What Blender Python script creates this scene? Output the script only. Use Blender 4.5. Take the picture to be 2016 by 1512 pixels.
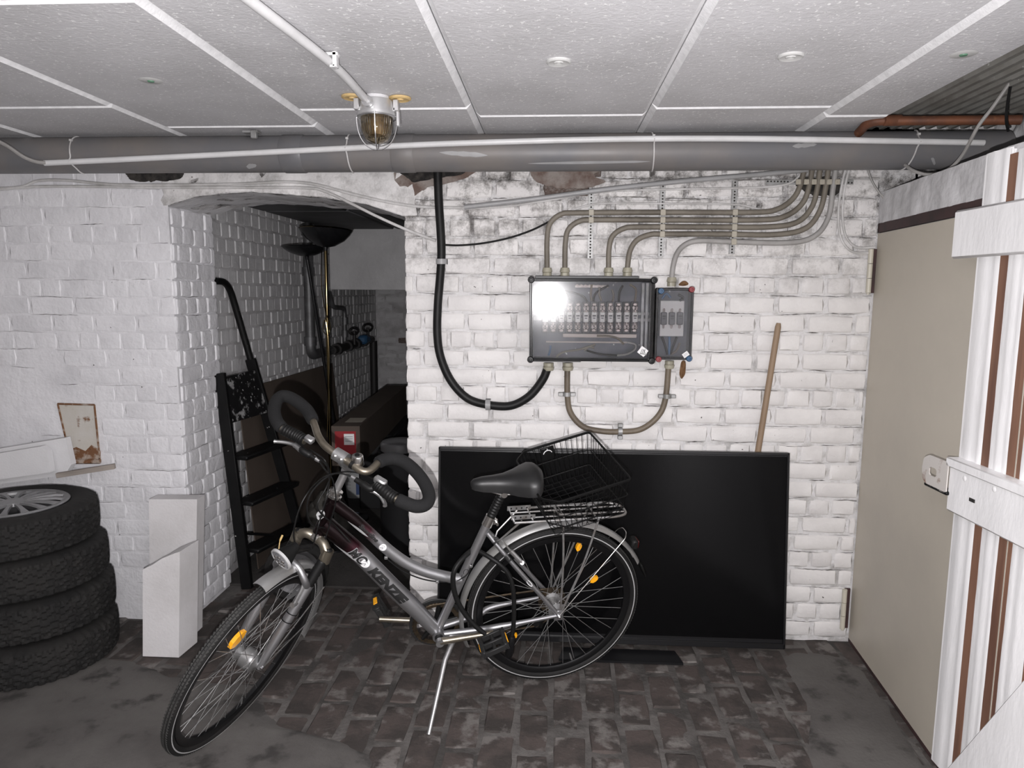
import bpy, bmesh, math, random
import numpy as np
from mathutils import Vector, Matrix, noise

for o in list(bpy.data.objects):
    bpy.data.objects.remove(o, do_unlink=True)
scene = bpy.context.scene
COL = scene.collection
random.seed(7)

# ---------------------------------------------------------------- camera
FPX, CX, CY, CAMH = 1380.0, 1008.0, 756.0, 1.5625
def _camera_axes():
    dy = np.array([80.0, 184.0, -FPX]); dy /= np.linalg.norm(dy)
    vy = CY + FPX * FPX / 184.0
    up = -np.array([955.0 - CX, CY - vy, -FPX]); up /= np.linalg.norm(up)
    up = up - dy * (up @ dy); up /= np.linalg.norm(up)
    return np.array([np.cross(dy, up), dy, up])
RW = _camera_axes()                       # world = RW @ camera
CAM = np.array([0.0, 0.0, CAMH])
cd = bpy.data.cameras.new('camera')
cd.sensor_fit = 'HORIZONTAL'; cd.sensor_width = 36.0
cd.lens = FPX / 2016.0 * 36.0
cd.clip_start = 0.02; cd.clip_end = 60
cam = bpy.data.objects.new('camera', cd)
m4 = Matrix.Identity(4)
for i in range(3):
    for j in range(3):
        m4[i][j] = RW[i, j]
m4[2][3] = CAMH
cam.matrix_world = m4
COL.objects.link(cam)
scene.camera = cam

# ---------------------------------------------------------------- world, light, exposure
w = bpy.data.worlds.new('cellar_dark'); scene.world = w
w.use_nodes = True
w.node_tree.nodes['Background'].inputs[0].default_value = (0.5, 0.55, 0.62, 1)
w.node_tree.nodes['Background'].inputs[1].default_value = 0.0
ld = bpy.data.lights.new('flash', 'POINT')
ld.energy = 238.0
ld.color = (1.0, 0.975, 0.985)
ld.shadow_soft_size = 0.007
flash = bpy.data.objects.new('camera_flash', ld)
flash.location = Vector(CAM + RW @ np.array([-0.040, -0.080, 0.0]))
COL.objects.link(flash)
scene.view_settings.view_transform = 'Standard'
scene.view_settings.look = 'None'
scene.view_settings.gamma = 1.0
scene.view_settings.use_curve_mapping = False
scene.view_settings.exposure = 0.0

# ---------------------------------------------------------------- measuring helpers (photo pixel + a known plane -> point)
def ray(px, py):
    return RW @ np.array([px - CX, CY - py, -FPX])
def onY(px, py, Y):
    d = ray(px, py); return CAM + d * (Y / d[1])
def onX(px, py, X):
    d = ray(px, py); return CAM + d * (X / d[0])
def onZ(px, py, Z):
    d = ray(px, py); return CAM + d * ((Z - CAMH) / d[2])
def onP(px, py, p, n):
    d = ray(px, py); p = np.asarray(p); n = np.asarray(n)
    return CAM + d * (((p - CAM) @ n) / (d @ n))
def nrm(v):
    v = np.asarray(v, float); return v / np.linalg.norm(v)
def vec(*a):
    return np.array(a, float)
EX, EY, EZ = vec(1, 0, 0), vec(0, 1, 0), vec(0, 0, 1)

def spline(pts, k=8, closed=False):
    P = [np.asarray(p, float) for p in pts]
    n = len(P); out = []
    rng = range(n if closed else n - 1)
    for i in rng:
        if closed:
            a, b, c, d = P[(i - 1) % n], P[i], P[(i + 1) % n], P[(i + 2) % n]
        else:
            b, c = P[i], P[i + 1]
            a = P[i - 1] if i > 0 else 2 * b - c
            d = P[i + 2] if i + 2 < n else 2 * c - b
        for j in range(k):
            t = j / k
            out.append(0.5 * ((2 * b) + (c - a) * t + (2 * a - 5 * b + 4 * c - d) * t * t + (3 * b - a - 3 * c + d) * t ** 3))
    if not closed:
        out.append(P[-1])
    return out

def fillet(pts, rad, k=6):
    """polyline with rounded corners"""
    P = [np.asarray(p, float) for p in pts]
    out = [P[0]]
    for i in range(1, len(P) - 1):
        a, b, c = P[i - 1], P[i], P[i + 1]
        u, v = a - b, c - b
        lu, lv = np.linalg.norm(u), np.linalg.norm(v)
        r = min(rad, lu * .49, lv * .49)
        p, q = b + u / lu * r, b + v / lv * r
        for j in range(k + 1):
            t = j / k
            out.append((1 - t) ** 2 * p + 2 * t * (1 - t) * b + t * t * q)
    out.append(P[-1])
    return out

# ---------------------------------------------------------------- mesh builder
class MB:
    def __init__(s):
        s.v = []; s.f = []
    def add(s, vs, fs):
        o = len(s.v)
        s.v += [tuple(float(c) for c in p) for p in vs]
        s.f += [tuple(i + o for i in f) for f in fs]
        return s
    def box(s, c, half, ax=(EX, EY, EZ), bev=0.0):
        c = np.asarray(c, float); a, b, d = [np.asarray(x, float) for x in ax]
        hx, hy, hz = half
        if bev <= 0:
            vs = [c + a * hx * i + b * hy * j + d * hz * k for i in (-1, 1) for j in (-1, 1) for k in (-1, 1)]
            fs = [(0, 1, 3, 2), (4, 6, 7, 5), (0, 4, 5, 1), (2, 3, 7, 6), (0, 2, 6, 4), (1, 5, 7, 3)]
            return s.add(vs, fs)
        bev = min(bev, hx * .95, hy * .95, hz * .95)
        vs = []; idx = {}
        for i in (-1, 1):
            for j in (-1, 1):
                for k in (-1, 1):
                    for t in range(3):
                        h = [hx - bev, hy - bev, hz - bev]; h[t] += bev
                        idx[(i, j, k, t)] = len(vs)
                        vs.append(c + a * h[0] * i + b * h[1] * j + d * h[2] * k)
        fs = []
        for t in range(3):
            u, w_ = [q for q in range(3) if q != t]
            for sg in (-1, 1):
                q = []
                for (p, r) in ((-1, -1), (1, -1), (1, 1), (-1, 1)):
                    key = [0, 0, 0]; key[t] = sg; key[u] = p; key[w_] = r
                    q.append(idx[(key[0], key[1], key[2], t)])
                fs.append(tuple(q))
        for t in range(3):                      # edges along t
            u, w_ = [q for q in range(3) if q != t]
            for p in (-1, 1):
                for r in (-1, 1):
                    k0 = [0, 0, 0]; k0[u] = p; k0[w_] = r
                    k1 = list(k0); k0[t] = -1; k1[t] = 1
                    fs.append((idx[(*k0, u)], idx[(*k1, u)], idx[(*k1, w_)], idx[(*k0, w_)]))
        for i in (-1, 1):
            for j in (-1, 1):
                for k in (-1, 1):
                    fs.append(tuple(idx[(i, j, k, t)] for t in range(3)))
        return s.add(vs, fs)
    def tube(s, pts, r, n=10, caps=True, closed=False, up=None, flat=None):
        P = [np.asarray(p, float) for p in pts]
        m = len(P)
        R = [r] * m if np.isscalar(r) else list(r)
        T = []
        for i in range(m):
            if closed:
                t = P[(i + 1) % m] - P[(i - 1) % m]
            else:
                t = P[min(i + 1, m - 1)] - P[max(i - 1, 0)]
            T.append(t / (np.linalg.norm(t) + 1e-12))
        ref = np.asarray(up, float) if up is not None else (EZ if abs(T[0][2]) < .9 else EX)
        x = ref - T[0] * (ref @ T[0]); x /= np.linalg.norm(x)
        vs = []; fs = []
        for i in range(m):
            x = x - T[i] * (x @ T[i]); x /= np.linalg.norm(x)
            y = np.cross(T[i], x)
            for j in range(n):
                a = 2 * math.pi * j / n
                fx, fy = (1, 1) if flat is None else flat
                vs.append(P[i] + x * math.cos(a) * R[i] * fx + y * math.sin(a) * R[i] * fy)
        for i in range(m if closed else m - 1):
            for j in range(n):
                i2 = (i + 1) % m; j2 = (j + 1) % n
                fs.append((i * n + j, i * n + j2, i2 * n + j2, i2 * n + j))
        if caps and not closed:
            fs.append(tuple(range(n))[::-1]); fs.append(tuple((m - 1) * n + j for j in range(n)))
        return s.add(vs, fs)
    def cyl(s, a, b, r, n=16, r2=None):
        return s.tube([a, b], [r, r if r2 is None else r2], n)
    def lathe(s, prof, o, axis=EZ, n=24, xd=None, a0=0.0, a1=2 * math.pi, closed_prof=False, rad=None):
        o = np.asarray(o, float); axis = nrm(axis)
        ref = np.asarray(xd, float) if xd is not None else (EX if abs(axis[0]) < .9 else EY)
        x = ref - axis * (ref @ axis); x /= np.linalg.norm(x); y = np.cross(axis, x)
        full = abs(a1 - a0 - 2 * math.pi) < 1e-6
        cols = n if full else n + 1
        m = len(prof); vs = []; fs = []
        for j in range(cols):
            a = a0 + (a1 - a0) * j / n
            d = x * math.cos(a) + y * math.sin(a)
            for i, (r, z) in enumerate(prof):
                rr = r if rad is None else rad(r, z, a, i)
                vs.append(o + d * rr + axis * z)
        for j in range(n if full else n):
            j2 = (j + 1) % cols
            for i in range(m if closed_prof else m - 1):
                i2 = (i + 1) % m
                fs.append((j * m + i, j2 * m + i, j2 * m + i2, j * m + i2))
        return s.add(vs, fs)
    def prism(s, poly, o, a, b, t):
        """poly in (a,b) plane, extruded by vector t"""
        o, a, b, t = [np.asarray(q, float) for q in (o, a, b, t)]
        n = len(poly)
        vs = [o + a * p[0] + b * p[1] for p in poly] + [o + a * p[0] + b * p[1] + t for p in poly]
        fs = [tuple(range(n))[::-1], tuple(range(n, 2 * n))] + [(i, (i + 1) % n, n + (i + 1) % n, n + i) for i in range(n)]
        return s.add(vs, fs)
    def ball(s, c, r, ax=(EX, EY, EZ), nu=14, nv=8, sc=(1, 1, 1)):
        c = np.asarray(c, float); a, b, d = [np.asarray(q, float) for q in ax]
        vs = [c - d * r * sc[2]]; fs = []
        for i in range(1, nv):
            th = math.pi * i / nv
            for j in range(nu):
                ph = 2 * math.pi * j / nu
                vs.append(c + a * r * sc[0] * math.sin(th) * math.cos(ph) + b * r * sc[1] * math.sin(th) * math.sin(ph) - d * r * sc[2] * math.cos(th))
        vs.append(c + d * r * sc[2])
        for j in range(nu):
            fs.append((0, 1 + (j + 1) % nu, 1 + j))
            fs.append((len(vs) - 1, 1 + (nv - 2) * nu + j, 1 + (nv - 2) * nu + (j + 1) % nu))
        for i in range(nv - 2):
            for j in range(nu):
                j2 = (j + 1) % nu
                fs.append((1 + i * nu + j, 1 + i * nu + j2, 1 + (i + 1) * nu + j2, 1 + (i + 1) * nu + j))
        return s.add(vs, fs)
    def grid(s, rows):
        """rows: list of equal length point lists"""
        m = len(rows[0]); vs = [p for r in rows for p in r]; fs = []
        for i in range(len(rows) - 1):
            for j in range(m - 1):
                fs.append((i * m + j, i * m + j + 1, (i + 1) * m + j + 1, (i + 1) * m + j))
        return s.add(vs, fs)
    def mesh(s, name, mat=None, off=(0, 0, 0), smooth=40, fix=True):
        me = bpy.data.meshes.new(name)
        o = np.asarray(off, float)
        me.from_pydata([tuple(np.asarray(p) - o) for p in s.v], [], s.f)
        if fix:
            bm = bmesh.new(); bm.from_mesh(me)
            bmesh.ops.recalc_face_normals(bm, faces=bm.faces)
            bm.to_mesh(me); bm.free()
        me.update()
        if smooth:
            me.polygons.foreach_set('use_smooth', [True] * len(me.polygons))
            me.set_sharp_from_angle(angle=math.radians(smooth))
        if mat is not None:
            me.materials.append(mat)
        return me
    def build(s, name, mat, parent=None, smooth=40, fix=True):
        off = (0, 0, 0) if parent is None else wpos(parent)
        o = bpy.data.objects.new(name, s.mesh(name, mat, off, smooth, fix))
        COL.objects.link(o)
        if parent is not None:
            o.parent = parent
        return o

def wpos(o):
    p = np.zeros(3)
    while o is not None:
        p = p + np.array(o.location); o = o.parent
    return p

def tag(o, label, cat, group=None, kind=None):
    o['label'] = label
    if cat: o['category'] = cat
    if group: o['group'] = group
    if kind: o['kind'] = kind
    return o
def thing(name, label, cat, loc=(0, 0, 0), group=None):
    o = bpy.data.objects.new(name, None)
    o.empty_display_size = 0.05
    o.location = tuple(float(c) for c in loc)
    COL.objects.link(o)
    return tag(o, label, cat, group)
def struct(o, label=None):
    o['kind'] = 'structure'
    if label: o['label'] = label
    return o

# ---------------------------------------------------------------- materials
def mat(name, base, rough=.6, metal=0.0, var=None, vscale=6.0, vlo=.4, vhi=.65, bump=0.0, bscale=60.0, bump2=0.0, bscale2=9.0,
        speck=None, sscale=90.0, sthr=.7, spec=.5, rnd=False, trans=0.0, coat=0.0, emit=None, alpha=1.0, ior=1.45, var2=None, v2scale=2.0, v2lo=.45, v2hi=.6, aniso=None, rvar=0.0, grime=None):
    m = bpy.data.materials.new(name); m.use_nodes = True
    nt = m.node_tree; N = nt.nodes; L = nt.links
    b = N['Principled BSDF']
    b.inputs['Roughness'].default_value = rough
    b.inputs['Metallic'].default_value = metal
    b.inputs['Specular IOR Level'].default_value = spec
    b.inputs['IOR'].default_value = ior
    b.inputs['Transmission Weight'].default_value = trans
    b.inputs['Coat Weight'].default_value = coat
    b.inputs['Coat Roughness'].default_value = .08
    b.inputs['Alpha'].default_value = alpha
    c4 = lambda c: (c[0], c[1], c[2], 1)
    b.inputs['Base Color'].default_value = c4(base)
    m.diffuse_color = c4(base)
    if emit:
        b.inputs['Emission Color'].default_value = c4(emit[0]); b.inputs['Emission Strength'].default_value = emit[1]
    tc = N.new('ShaderNodeTexCoord'); co = tc.outputs['Object']
    if aniso:
        mp = N.new('ShaderNodeMapping'); mp.inputs['Scale'].default_value = aniso
        L.new(co, mp.inputs['Vector']); co = mp.outputs['Vector']
    if rnd:
        oi = N.new('ShaderNodeObjectInfo'); ml = N.new('ShaderNodeMath'); ml.operation = 'MULTIPLY'; ml.inputs[1].default_value = 37.0
        L.new(oi.outputs['Random'], ml.inputs[0])
        geo = N.new('ShaderNodeNewGeometry')
        va = N.new('ShaderNodeVectorMath'); va.operation = 'ADD'
        L.new(geo.outputs['Position'], va.inputs[0]); L.new(ml.outputs[0], va.inputs[1]); co = va.outputs[0]
    col = None
    def nz(scale, detail=5.0):
        n = N.new('ShaderNodeTexNoise'); n.inputs['Scale'].default_value = scale; n.inputs['Detail'].default_value = detail
        n.inputs['Roughness'].default_value = .6
        L.new(co, n.inputs['Vector']); return n.outputs['Fac']
    def mixin(prev, colr, fac_src, lo, hi):
        r = N.new('ShaderNodeMapRange'); r.inputs['From Min'].default_value = lo; r.inputs['From Max'].default_value = hi
        L.new(fac_src, r.inputs['Value'])
        mx = N.new('ShaderNodeMix'); mx.data_type = 'RGBA'
        L.new(r.outputs['Result'], mx.inputs['Factor'])
        if prev is None: mx.inputs['A'].default_value = c4(base)
        else: L.new(prev, mx.inputs['A'])
        mx.inputs['B'].default_value = c4(colr)
        return mx.outputs['Result']
    if var is not None: col = mixin(col, var, nz(vscale), vlo, vhi)
    if var2 is not None: col = mixin(col, var2, nz(v2scale), v2lo, v2hi)
    if speck is not None: col = mixin(col, speck, nz(sscale, 2.0), sthr, sthr + .03)
    if grime is not None:                                   # old soot stain: patchy, only on the upper courses of the wall
        gp_ = N.new('ShaderNodeNewGeometry'); sx = N.new('ShaderNodeSeparateXYZ'); L.new(gp_.outputs['Position'], sx.inputs[0])
        r1 = N.new('ShaderNodeMapRange'); r1.inputs['From Min'].default_value = 1.48; r1.inputs['From Max'].default_value = 1.92
        L.new(sx.outputs['Z'], r1.inputs['Value'])
        gn = N.new('ShaderNodeTexNoise'); gn.inputs['Scale'].default_value = 7.5; gn.inputs['Detail'].default_value = 12; gn.inputs['Roughness'].default_value = .8
        L.new(gp_.outputs['Position'], gn.inputs['Vector'])
        r2 = N.new('ShaderNodeMapRange'); r2.inputs['From Min'].default_value = .47; r2.inputs['From Max'].default_value = .60; L.new(gn.outputs['Fac'], r2.inputs['Value'])
        mu = N.new('ShaderNodeMath'); mu.operation = 'MULTIPLY'; L.new(r1.outputs['Result'], mu.inputs[0]); L.new(r2.outputs['Result'], mu.inputs[1])
        mu2 = N.new('ShaderNodeMath'); mu2.operation = 'MULTIPLY'; mu2.inputs[1].default_value = grime[1]; L.new(mu.outputs[0], mu2.inputs[0])
        mx = N.new('ShaderNodeMix'); mx.data_type = 'RGBA'; L.new(mu2.outputs[0], mx.inputs['Factor'])
        if col is None: mx.inputs['A'].default_value = c4(base)
        else: L.new(col, mx.inputs['A'])
        mx.inputs['B'].default_value = c4(grime[0]); col = mx.outputs['Result']
    if col is not None: L.new(col, b.inputs['Base Color'])
    if rvar:
        r = N.new('ShaderNodeMapRange'); r.inputs['To Min'].default_value = max(0, rough - rvar); r.inputs['To Max'].default_value = min(1, rough + rvar)
        L.new(nz(vscale * 1.7), r.inputs['Value']); L.new(r.outputs['Result'], b.inputs['Roughness'])
    prevn = None
    for (st, sc) in ((bump2, bscale2), (bump, bscale)):
        if st:
            bp = N.new('ShaderNodeBump'); bp.inputs['Strength'].default_value = 1.0; bp.inputs['Distance'].default_value = st
            L.new(nz(sc, 3.0), bp.inputs['Height'])
            if prevn is not None: L.new(prevn, bp.inputs['Normal'])
            prevn = bp.outputs['Normal']
    if prevn is not None: L.new(prevn, b.inputs['Normal'])
    return m

M = {}
M['paint'] = mat('white_limewash', (.73, .712, .70), .55, var=(.64, .622, .615), vscale=5, bump=.0020, bscale=60, bump2=.0032, bscale2=9, speck=(.10, .09, .085), sscale=48, sthr=.745, rnd=True, spec=.4, grime=((.16, .15, .14), .95))
M['paint_header'] = mat('white_limewash_header', (.73, .715, .71), .55, var=(.62, .61, .605), vscale=6, bump=.003, bscale=50, bump2=.006, bscale2=14, speck=(.10, .09, .085), sscale=34, sthr=.72, grime=((.20, .19, .18), .45))
M['paint_left'] = mat('white_limewash_thick', (.74, .735, .755), .5, var=(.65, .645, .665), vscale=4, bump=.0030, bscale=42, bump2=.007, bscale2=13, speck=(.10, .09, .09), sscale=38, sthr=.76, rnd=True, spec=.45)
M['joint'] = mat('painted_mortar', (.64, .63, .63), .8, var=(.20, .19, .18), vscale=9, vlo=.55, vhi=.75, bump=.004, bscale=60, bump2=.006, bscale2=18, var2=(.42, .405, .39), v2scale=24, v2lo=.5, v2hi=.75, grime=((.07, .064, .06), 1.0))
M['joint_left'] = mat('painted_mortar_thick', (.73, .725, .745), .55, var=(.62, .615, .635), vscale=5, bump=.003, bscale=42, bump2=.007, bscale2=13, speck=(.12, .11, .10), sscale=36, sthr=.75)
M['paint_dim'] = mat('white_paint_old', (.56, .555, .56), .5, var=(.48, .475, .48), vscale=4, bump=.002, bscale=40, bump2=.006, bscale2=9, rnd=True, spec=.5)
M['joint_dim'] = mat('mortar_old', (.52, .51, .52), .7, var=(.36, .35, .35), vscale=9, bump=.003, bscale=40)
M['plaster'] = mat('rough_white_plaster', (.64, .635, .645), .7, var=(.46, .455, .46), vscale=6, vlo=.45, vhi=.75, bump=.003, bscale=30, bump2=.008, bscale2=9, speck=(.14, .13, .12), sscale=25, sthr=.74)
M['bare_brick'] = mat('bare_brown_brick', (.13, .09, .075), .9, var=(.26, .23, .21), vscale=14, bump=.004, bscale=50)
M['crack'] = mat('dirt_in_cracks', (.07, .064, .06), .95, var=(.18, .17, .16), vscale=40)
M['dark_hole'] = mat('hole_shade_and_dirt', (.012, .011, .011), .95, var=(.05, .045, .04), vscale=30, bump=.006, bscale=50)  # near-black colour paints the shade inside holes; also used for a dirt smear
M['floor_joint'] = mat('floor_mortar', (.12, .111, .105), .9, var=(.05, .046, .043), vscale=4.5, vlo=.4, vhi=.58, var2=(.17, .16, .15), v2scale=11, v2lo=.58, v2hi=.75, bump=.004, bscale=70)
M['floor_brick'] = mat('floor_brick', (.070, .056, .051), .88, var=(.040, .034, .031), vscale=7, vlo=.42, vhi=.58, var2=(.150, .138, .130), v2scale=9, v2lo=.535, v2hi=.64, bump=.003, bscale=60, speck=(.26, .25, .24), sscale=70, sthr=.775, rnd=True)
M['screed'] = mat('grey_screed', (.112, .105, .099), .9, var=(.074, .068, .065), vscale=3, var2=(.040, .037, .035), v2scale=6, v2lo=.56, v2hi=.66, bump=.002, bscale=80, speck=(.24, .23, .22), sscale=80, sthr=.79)
M['panel'] = mat('foam_panel', (.63, .625, .64), .55, var=(.55, .545, .555), vscale=3, bump=.0016, bscale=85, bump2=.0008, bscale2=25, speck=(.85, .85, .85), sscale=90, sthr=.63, rnd=True)
M['foam_edge'] = mat('whiter_foam_edge', (.86, .86, .87), .6, var=(.74, .74, .75), vscale=30, bump=.001, bscale=120, rnd=True)  # panel chamfers, whiter than the panel faces
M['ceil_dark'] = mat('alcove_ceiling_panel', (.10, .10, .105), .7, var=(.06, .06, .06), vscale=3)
M['beige_door'] = mat('beige_steel_paint', (.53, .485, .41), .42, var=(.48, .44, .375), vscale=2, bump=.0004, bscale=60, speck=(.12, .11, .1), sscale=22, sthr=.80)
M['dark_red'] = mat('dark_red_primer', (.055, .028, .028), .6, var=(.03, .02, .02), vscale=9)
M['gate_white'] = mat('gate_white_gloss', (.85, .845, .85), .32, var=(.77, .765, .77), vscale=7, bump=.0015, bscale=40, bump2=.002, bscale2=12, speck=(.10, .09, .085), sscale=38, sthr=.785, aniso=(1, 1, .35))
M['gate_wood'] = mat('gate_brown_wood', (.22, .115, .075), .6, var=(.13, .065, .045), vscale=12, aniso=(1, 1, .12), bump=.001, bscale=50)

# ================================================================ THE SETTING
D = 3.067            # main brick wall
CEIL = 2.1875
XA0, XA1 = -1.692, -0.647      # alcove opening
YREV = 3.47                    # back of the alcove reveal
XI = -1.745                    # alcove side wall
YF = 6.9                       # alcove far wall
DD = nrm([0.069, 0.998, 0])    # direction of the right wall
DP = vec(1.355, D, 0)          # its corner with the brick wall

def brick_variant(seed, asp_b, asp_h):
    r = random.Random(seed)
    bx, by = asp_b, asp_h
    cols, rows = 4, 3
    vs = []; fs = []
    def jit(a): return r.uniform(-a, a)
    for j in range(rows):
        for i in range(cols):
            x = -.5 + bx + (1 - 2 * bx) * i / (cols - 1)
            y = -.5 + by + (1 - 2 * by) * j / (rows - 1)
            vs.append((x + jit(bx * .35), y + jit(by * .35), jit(.06)))
    ring = [(i, 0) for i in range(cols)] + [(cols - 1, j) for j in range(1, rows)] + [(i, rows - 1) for i in range(cols - 2, -1, -1)] + [(0, j) for j in range(rows - 2, 0, -1)]
    inner = [j * cols + i for i, j in ring]
    for j in range(rows - 1):
        for i in range(cols - 1):
            fs.append((j * cols + i, j * cols + i + 1, (j + 1) * cols + i + 1, (j + 1) * cols + i))
    o1 = len(vs)
    for i, j in ring:
        x = -.5 + i / (cols - 1); y = -.5 + j / (rows - 1)
        cornr = i in (0, cols - 1) and j in (0, rows - 1)
        k = .93 if cornr else 1.0
        vs.append((x * (k if cornr else 1) + jit(.012), y * k + jit(.03), -.17 + jit(.05)))
    o2 = len(vs)
    for i, j in ring:
        vs.append((-.5 + i / (cols - 1), -.5 + j / (rows - 1), -1))
    n = len(ring)
    for k in range(n):
        k2 = (k + 1) % n
        fs.append((inner[k], o1 + k, o1 + k2, inner[k2]))
        fs.append((o1 + k, o2 + k, o2 + k2, o1 + k2))
    return vs, fs

def brick_meshes(name, material, count, bx, by, seed):
    out = []
    for q in range(count):
        vs, fs = brick_variant(seed + q, bx, by)
        b = MB(); b.add(vs, fs)
        out.append(b.mesh(name, material, smooth=70, fix=False))
    return out

def brickwork(parent, O, a, up, n, x0, x1, z0, z1, pitch, L, joint, depth, smesh, hmesh, keep=None, hdr=(2,), proud=.003, rot=.006,
              rank=None, limit=300, name='brick', special=None, seed=1):
    """bricks laid in courses; a x up = n; each an object of its own, children of parent; past the limit one joined part"""
    rr = random.Random(seed)
    O = np.asarray(O, float); cells = []
    z = z0; row = 0
    while z < z1 - .015:
        h = min(pitch, z1 - z)
        isH = (row % 3) in hdr if hdr else False
        bl = L * .5 if isH else L
        x = x0 - rr.uniform(0, .15) * bl - (bl * .5 if row % 2 else 0)
        while x < x1 - .01:
            wl = bl * rr.uniform(.93, 1.06)
            xa, xb = max(x, x0), min(x + wl, x1)
            x += wl
            if xb - xa < .03: continue
            cells.append((xa, xb, z, z + h))
        z += pitch; row += 1
    if keep: cells = [c for c in cells if keep(*c)]
    if rank: cells.sort(key=rank)
    rest = MB(); restmat = None
    A, U, Nn = [np.asarray(q, float) for q in (a, up, n)]
    for q, (xa, xb, za, zb) in enumerate(cells):
        wd, ht = xb - xa - joint * rr.uniform(.6, 1.4), zb - za - joint * rr.uniform(.6, 1.3)
        if wd < .02 or ht < .012: continue
        c = O + A * ((xa + xb) / 2) + U * ((za + zb) / 2 + rr.uniform(-.0015, .0015)) + Nn * (proud * rr.uniform(-.6, 1))
        th = rr.uniform(-rot, rot); t1 = rr.uniform(-rot, rot) * 1.5; t2 = rr.uniform(-rot, rot) * 1.5
        a2 = nrm(A * math.cos(th) + U * math.sin(th) + Nn * t1)
        u2 = U - a2 * (U @ a2) + Nn * t2; u2 = u2 - a2 * (u2 @ a2); u2 = nrm(u2); n2 = np.cross(a2, u2)
        fam = hmesh if wd < L * .7 else smesh
        me = fam[rr.randrange(len(fam))]
        sp = special(xa, xb, za, zb) if special else None
        mt = Matrix.Identity(4)
        for i in range(3):
            mt[i][0] = a2[i] * wd; mt[i][1] = u2[i] * ht; mt[i][2] = n2[i] * depth; mt[i][3] = c[i]
        if q < limit:
            if sp is not None:
                me = me.copy(); me.materials[0] = sp
            o = bpy.data.objects.new(name, me)
            o.matrix_basis = mt
            o.parent = parent
            COL.objects.link(o)
        else:
            rest.add([mt @ v.co for v in me.vertices], [tuple(p.vertices) for p in me.polygons])
            restmat = me.materials[0]
    if rest.v:
        o = rest.build(name + '_rows', restmat, parent, smooth=70, fix=False)
        o['kind'] = 'stuff'

# ---- floor
b = MB(); b.box((-.6, 2.7, -.0555), (2.9, 4.6, .05))
floor = struct(b.build('floor', M['floor_joint']), 'worn cellar floor of dark bricks and cement')
fS = brick_meshes('floor_brick_stretcher', M['floor_brick'], 8, .04, .07, 300)
fH = brick_meshes('floor_brick_header', M['floor_brick'], 6, .07, .07, 330)
def fl_rank(c):
    return (abs((c[2] + c[3]) / 2 - .1) * .6 + abs(c[0] - 2.3))
brickwork(floor, (0, 0, -.0025), EY, -EX, EZ, 1.65, 3.5, -1.40, 2.9, .126, .235, .016, .03, fS, fH,
          keep=lambda ya, yb, xa, xb: ya < D - .02 or (-xb > XA0 and -xa < XA1), hdr=(), proud=.0035, rot=.02, rank=fl_rank, seed=5)
M['alcove_dirt'] = mat('sooty_alcove_floor', (.055, .051, .048), .9, var=(.035, .032, .030), vscale=5, bump=.004, bscale=40)
b = MB(); b.box((-1.15, 5.3, .0), (.62, 1.83, .008), bev=.004); struct(b.build('floor_alcove', M['alcove_dirt']), 'dark dirty floor inside the alcove')
# smoothed cement skim lying over the bricks at the front left
def screed(name, outline, z):
    n = 5
    c = np.mean(np.array(outline, float), axis=0)
    pts = spline([(p[0], p[1], 0) for p in outline], 6, closed=True)
    mb = MB(); rows = []
    for k in range(n + 1):
        t = 1 - k / n
        rows.append([vec(c[0] + (p[0] - c[0]) * t + random.uniform(-.01, .01) * (k < 1), c[1] + (p[1] - c[1]) * t + random.uniform(-.01, .01) * (k < 1), z if k else -.012) for p in pts + pts[:1]])
    for r_ in rows: r_[-1] = r_[0]
    mb.grid(rows)
    o = mb.build(name, M['screed'], floor, smooth=60)
    return o
screed('cement_patch', [(-2.9, 1.7), (-.55, 1.75), (-.45, 2.05), (-.62, 2.2), (-.95, 2.32), (-1.12, 2.55), (-1.5, 2.6), (-1.9, 2.75), (-2.9, 2.8)], .006)
screed('cement_patch', [(.78, 1.6), (1.24, 1.6), (1.28, 2.3), (1.33, 2.95), (1.02, 2.98), (.98, 2.6), (.86, 2.2)], .004)

# ---- main brick wall with the alcove opening
arch_px = [(331, 405), (382, 389), (451, 380), (500, 378), (555, 382), (642, 390), (720, 402), (793, 426)]
arch = [onY(x, y, D) for x, y in arch_px]
arch[0][0] = XA0; arch[-1][0] = XA1
J = .0065
wb = MB()
wl_ = MB(); wl_.prism([(-3.1, -.02), (XA0 - J, -.02), (XA0 - J, CEIL + .02), (-3.1, CEIL + .02)], (0, D + J, 0), EX, EZ, (0, YREV - D - J, 0))
wall_pier = struct(wl_.build('wall_back_pier', M['joint_left'], smooth=0), 'thickly whitewashed brick pier left of the alcove')
wb.prism([(XA1 + J, -.02), (1.50, -.02), (1.50, CEIL + .02), (XA1 + J, CEIL + .02)], (0, D + J, 0), EX, EZ, (0, YREV - D - J, 0))
wb.prism([(1.49, 1.93), (1.98, 1.93), (1.98, CEIL + .1), (1.49, CEIL + .1)], (0, D + J, 0), EX, EZ, (0, YREV - D - J, 0))
for i in range(len(arch) - 1):
    p, q = arch[i], arch[i + 1]
    wb.prism([(p[0], p[2]), (q[0], q[2]), (q[0], CEIL + .02), (p[0], CEIL + .02)], (0, D + .002, 0), EX, EZ, (0, YREV - D, 0))
wall_back = struct(wb.build('wall_back', M['joint'], smooth=0), 'white painted brick wall with an arched opening into the alcove')
WS = brick_meshes('wall_brick_stretcher', M['paint'], 10, .035, .12, 10)
WH = brick_meshes('wall_brick_header', M['paint'], 8, .07, .12, 40)
def spec_brick(xa, xb, za, zb):
    xm, zm = (xa + xb) / 2, (za + zb) / 2
    if zm > 1.955 and .02 < xm < .22: return M['bare_brick']
    return None
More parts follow.
